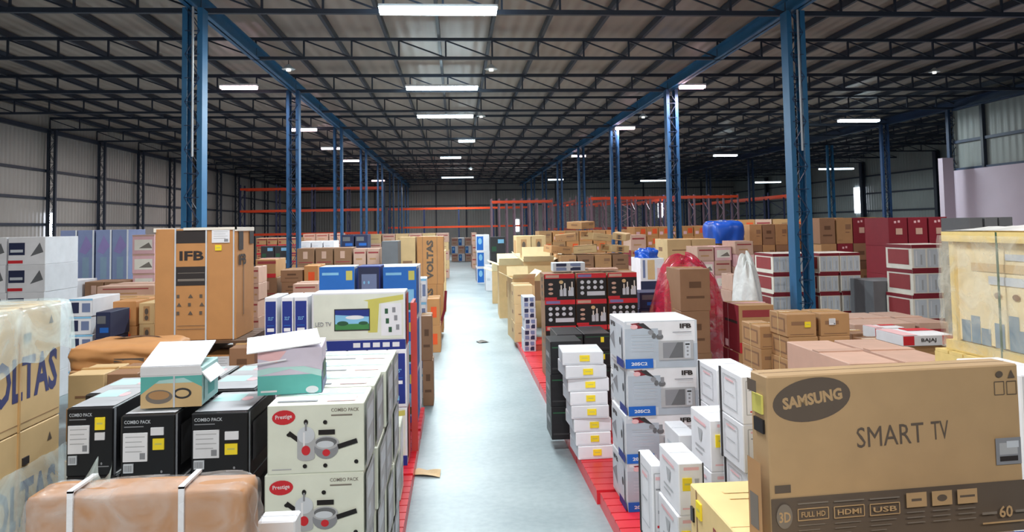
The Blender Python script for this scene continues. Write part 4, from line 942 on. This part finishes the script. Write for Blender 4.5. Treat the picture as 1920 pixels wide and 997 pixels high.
# film wrapped crate on the right
q = P(1785, 655, 5.5); X = q.x; zc0 = q.z; zc1 = P(1780, 434, 5.5).z
r = link('wrapped_crate', None, None, (X, 0, zc0)); tag(r, 'tall carton in a pale wooden frame wrapped in clear plastic at right edge', 'crate'); H = zc1-zc0
def s_crate(p):
    for k, (u, hh) in enumerate(((.02,.24),(.08,.30),(.14,.18),(.22,.26),(.30,.36),(.35,.22),(.41,.40),(.48,.28),(.56,.34),(.63,.25),(.7,.4),(.78,.3),(.86,.36),(.93,.25))): p.rect('L', u, 0, u+.055, hh*.9, 'skyline')
    p.rect('L', .1, .72, .9, .80, 'card_light'); p.rect('L', .2, .60, .75, .68, 'pale_grey'); p.rect('L', .3, .84, .8, .9, 'pale_grey')
    for k in range(6): p.ell('L', .25+k*.1, .5, .02, .03, 'card_dark')
style('crate_body', 'cream', s_crate)
bd = carton_mesh('crate_body', .9, 1.75, H-.16); link('carton_body', bd, r, (.5, 4.6, .08))
for yy in (3.65, 5.46):
    for xx in (.02, .96): mb = MB(); mb.box(xx, yy, 0, xx+.06, yy+.05, H, 'wood_pale'); link('post', mb.mesh('post'), r)
for z in (0, H-.075):
    mb = MB(); mb.box(-.01, 3.6, z, .04, 5.55, z+.075, 'wood_pale'); mb.box(.98, 3.6, z, 1.03, 5.55, z+.075, 'wood_pale'); mb.box(.04, 5.5, z, .98, 5.55, z+.075, 'wood_pale'); mb.box(.04, 3.6, z, .98, 3.65, z+.075, 'wood_pale'); link('rail', mb.mesh('rail'), r)
mb = MB(); mb.grid(lambda u, v: (-.03-.03*abs(mnoise(Vector((u*5, v*6, 2)))), 3.55+2.02*u, H*(.02+.95*v)), 40, 24, 'film_wrap'); link('plastic_film', mb.mesh('plastic_film', True), r)
mb = MB(); mb.grid(lambda u, v: (1.05*u, 5.585+.03*abs(mnoise(Vector((u*5, v*6, 7)))), H*(.02+.95*v)), 20, 20, 'film_wrap'); link('plastic_film', mb.mesh('plastic_film', True), r)
mb = MB(); mb.grid(lambda u, v: (.0+.9*u, 4.3+1.25*v, H+.01+.07*max(0, .6+mnoise(Vector((u*4, v*5, 4))))*math.sin(u*PI)*math.sin(v*PI)), 24, 24, 'film_bright'); link('crumpled_film', mb.mesh('crumpled_film', True), r)
mb = MB(); mb.box(-.012, 4.95, 0, -.005, 4.965, H, 'green_dark'); link('packing_strap', mb.mesh('packing_strap'), r)
pallet(X-.06, X+1.1, 3.5, 5.62, 'pale wooden pallet under the plastic wrapped crate', 'wood_pale', zc0-.12, .118)
for k in range(2):
    hh = (zc0-.122)/2; carton('cream_brown', 1.1, 2.0, hh-.002, (X+.52, 4.56, k*hh), ('lower', 'upper')[k]+' pale brown carton below the wrapped crate')
stack('dark grey wrapped carton', 'behind the top of the wrapped crate', 'grey_carton', 1815, 1900, 407, 9.5, 60, 3, .6)
# pinkish flat cartons and red ended cartons
q1 = P(1592, 690, 5.6); q2 = P(1795, 690, 5.6)
x0, x1, zt, h = stack('pale pink brown carton', 'behind the large television carton', 'pinkish', 1592, 1792, 678, 5.75, 90, 2, 1.15)
stack('brown carton', 'carrying the long red ended carton', 'brown_dark', 1632, 1690, 640, 7.8, 60, 1, .6)
stack('long white carton with red ends', 'left one behind the pink flat cartons', 'flat_red', 1640, 1700, 614, 8.3, 25, 1, .45, zb=P(1640, 636, 8.3).z, n=1)
carton('brown', .5, .45, P(1640, 636, 8.3).z-.003, (P(1672, 614, 8.3).x+.06, 8.53, 0), 'brown carton under the left red ended carton')
stack('long white carton with red ends', 'right one behind the pink flat cartons', 'flat_red', 1692, 1792, 628, 7.2, 26, 1, .5, zb=P(1692, 650, 7.2).z, n=1)
carton('brown', .5, .45, P(1692, 650, 7.2).z-.003, (P(1742, 628, 7.2).x, 7.45, 0), 'brown carton under the right red ended carton')
stack('pink flat topped carton', 'behind the red ended cartons', 'pinkish', 1600, 1780, 606, 9.3, 60, 3, 1.2)
# brown cluster with stickers
stack('brown carton with yellow sticker', 'in the stacked cluster right of centre', ['brown_yellow', 'brown_whitetag', 'brown_yellow'], 1474, 1594, 588, 8.2, 42, 2, .75)
stack('small brown carton', 'left of the sticker carton cluster', 'brown_yellow', 1424, 1470, 612, 8.7, 40, 1, .6)
stack('brown carton', 'right end of the sticker carton cluster', 'brown_dark', 1597, 1636, 625, 8.6, 40, 1, .5)
stack('large red sided carton', 'left of the sticker carton cluster', 'red_big', 1382, 1452, 572, 10.6, 90, 1, .66, n=2)
# red film over tall brown carton
x0, x1, zt, h = stack('tall brown carton', 'inside the red plastic film', 'brown_dark', 1274, 1332, 504, 11.0, 70, 1, .75)
def shroud(cx, cy, w, d, z0, z1, m, label, amp=.06, seed=0, pw=3.2, parent=None, nm='plastic_cover', cat='plastic cover'):
    def fn(u, v):
        t = 2*PI*u; ph = v*PI/2; c, s = math.cos(t), math.sin(t); r = (abs(c)**pw+abs(s)**pw)**(-1/pw)
        cp, sp = math.cos(ph), math.sin(ph); rr = (cp**pw+sp**pw)**(-1/pw)
        k = 1+amp*mnoise(Vector((c*2.5+seed, s*2.5, v*3)))*2
        return (cx+w/2*r*c*rr*cp*k, cy+d/2*r*s*rr*cp*k, z0+(z1-z0)*rr*sp*k)
    mb = MB(); mb.grid(fn, 64, 24, m); o = link(nm, mb.mesh(nm, True), parent); tag(o, label, cat); return o
sx0 = P(1238, 500, 11.2).x; sx1 = P(1390, 500, 11.2).x; zt = P(1300, 488, 11.2).z
shroud((sx0+sx1)/2, 11.98, sx1-sx0, 1.25, .0, zt, 'film_red', 'red plastic film arched over tall brown cartons right of the aisle', amp=.04, seed=4, pw=2.6)
sx0 = P(1385, 520, 13).x; sx1 = P(1446, 520, 13).x; zt = P(1415, 483, 13).z
shroud((sx0+sx1)/2, 13.4, sx1-sx0, .8, 0, zt, 'film_bright', 'white plastic covered mound beside the red film', amp=.06, seed=11, pw=2.1)
sx0 = P(1340, 430, 21).x; sx1 = P(1402, 430, 21).x; zt = P(1370, 414, 21).z
stack('brown carton', 'under the blue tarpaulin', 'brown', 1346, 1398, 445, 21.3, 40, 1, .8)
shroud((sx0+sx1)/2, 21.7, sx1-sx0-.05, 1.2, P(1370, 456, 21).z, zt, 'tarp_blue', 'bright blue tarpaulin over cartons right of centre', amp=.05, seed=15, pw=6, nm='tarpaulin', cat='tarpaulin')
sx0 = P(1206, 470, 14).x; sx1 = P(1252, 470, 14).x
x0, x1, zt, h = stack('white carton with bottles print', 'behind the bottle picture cartons', 'small_bottles', 1198, 1246, 484, 14.4, 60, 1, .8)
shroud((x0+x1)/2, 14.75, .42, .55, zt+.002, zt+.18, 'tarp_blue', 'small blue plastic bundle on the bottles print cartons', amp=.15, seed=21, nm='plastic_bundle', cat='bundle')
stack('dark blue carton', 'low behind the first microwave carton', 'dark_blue', 1196, 1246, 548, 12.8, 30, 1, .6)

# right middle distance
stack('white and red printed carton', 'right of the white mound', 'red_white', 1446, 1528, 475, 14.2, 38, 2, .9)
stack('white and red printed carton', 'before the tall brown wall', 'red_white', 1534, 1614, 474, 14.2, 38, 2, .9)
stack('tall white carton with red bands', 'left of the wrapped crate', 'red_white', 1706, 1790, 458, 12.2, 54, 1, .9)
stack('grey shrink wrapped carton', 'before the dark red cartons', 'grey_carton', 1636, 1706, 526, 13.0, 90, 1, .8)
stack('dark red carton with pale label', 'top right near the wall', 'dark_red', 1664, 1776, 407, 16.5, 54, 3, 1)
stack('brown carton', 'in the tall wall left of the dark red cartons', ['brown_dark', 'brown', 'dark_red'], 1536, 1660, 408, 18.5, 48, 4, 1)
stack('brown and pink carton', 'at the far right under the columns', ['orange_far', 'pinkish'], 1530, 1566, 412, 21, 30, 2, 1)
stack('brown carton', 'in the row right of the blue tarpaulin', ['brown', 'brown_dark'], 1404, 1526, 420, 22, 44, 5, 1.2)
stack('pink and white carton', 'below the blue tarpaulin', ['pinkish', 'pink_white'], 1306, 1376, 462, 17.4, 26, 2, .9)
stack('pink carton', 'right of the blue tarpaulin base', ['pinkish', 'pink_white'], 1378, 1414, 452, 17.2, 26, 1, .9)
stack('brown carton', 'behind the red plastic film', 'brown_light', 1250, 1342, 448, 19.2, 40, 2, 1.2)
stack('orange and pink carton', 'in the far row right of the aisle', 'orange_far', 1190, 1345, 424, 30, 20, 7, 1.5)
stack('brown carton', 'in the far row beyond the tumbled heap', ['brown', 'orange_far'], 1010, 1186, 432, 32, 22, 7, 1.5)
stack('red and white carton', 'behind the tumbled heap', ['pinkish', 'red_big'], 1182, 1212, 440, 26, 30, 1, 1.2)
stack('brown carton', 'in the farthest right row', ['brown', 'orange_far', 'pinkish'], 1350, 1640, 410, 33, 26, 9, 1.5)
stack('pale pink carton', 'beside the white mound', 'pinkish', 1370, 1392, 515, 14.2, 30, 1, .6)
stack('brown carton', 'at the bottom of the far aisle end', ['pinkish', 'blue_white'], 846, 884, 446, 56, 16, 3, 2)
# floor litter
def scrap(px, py, w, d, rz, m, label):
    z = 0; Yg = 5
    for _ in range(30): Yg *= (P(px, py, Yg).z-0+8)/(8) if False else 1
    lo, hi = 2, 80
    for _ in range(40):
        mid = (lo+hi)/2
        if P(px, py, mid).z > 0: lo = mid
        else: hi = mid
    c = P(px, py, lo); mb = MB(); mb.grid(lambda u, v: ((u-.5)*w*(1-.3*v), (v-.5)*d, .004+.02*abs(math.sin(u*3+v*2))), 8, 4, m)
    tag(link('cardboard_scrap', mb.mesh('scrap'), None, (c.x, c.y, .001), (0, 0, rz)), label, 'scrap')
scrap(800, 888, .36, .2, -.3, 'card_light', 'torn pale cardboard scrap on the floor near the left pallets')
scrap(903, 641, .25, .3, .4, 'ink_brown', 'small dark scrap lying mid aisle on the concrete floor')

for (x_, y_) in ((XC0, 13.4), (XC1, 13.4)): pass
block(*[P(1238, 500, 11.2).x, P(1390, 500, 11.2).x, 11.25, 12.7][:4]) if False else None
build_stacks()
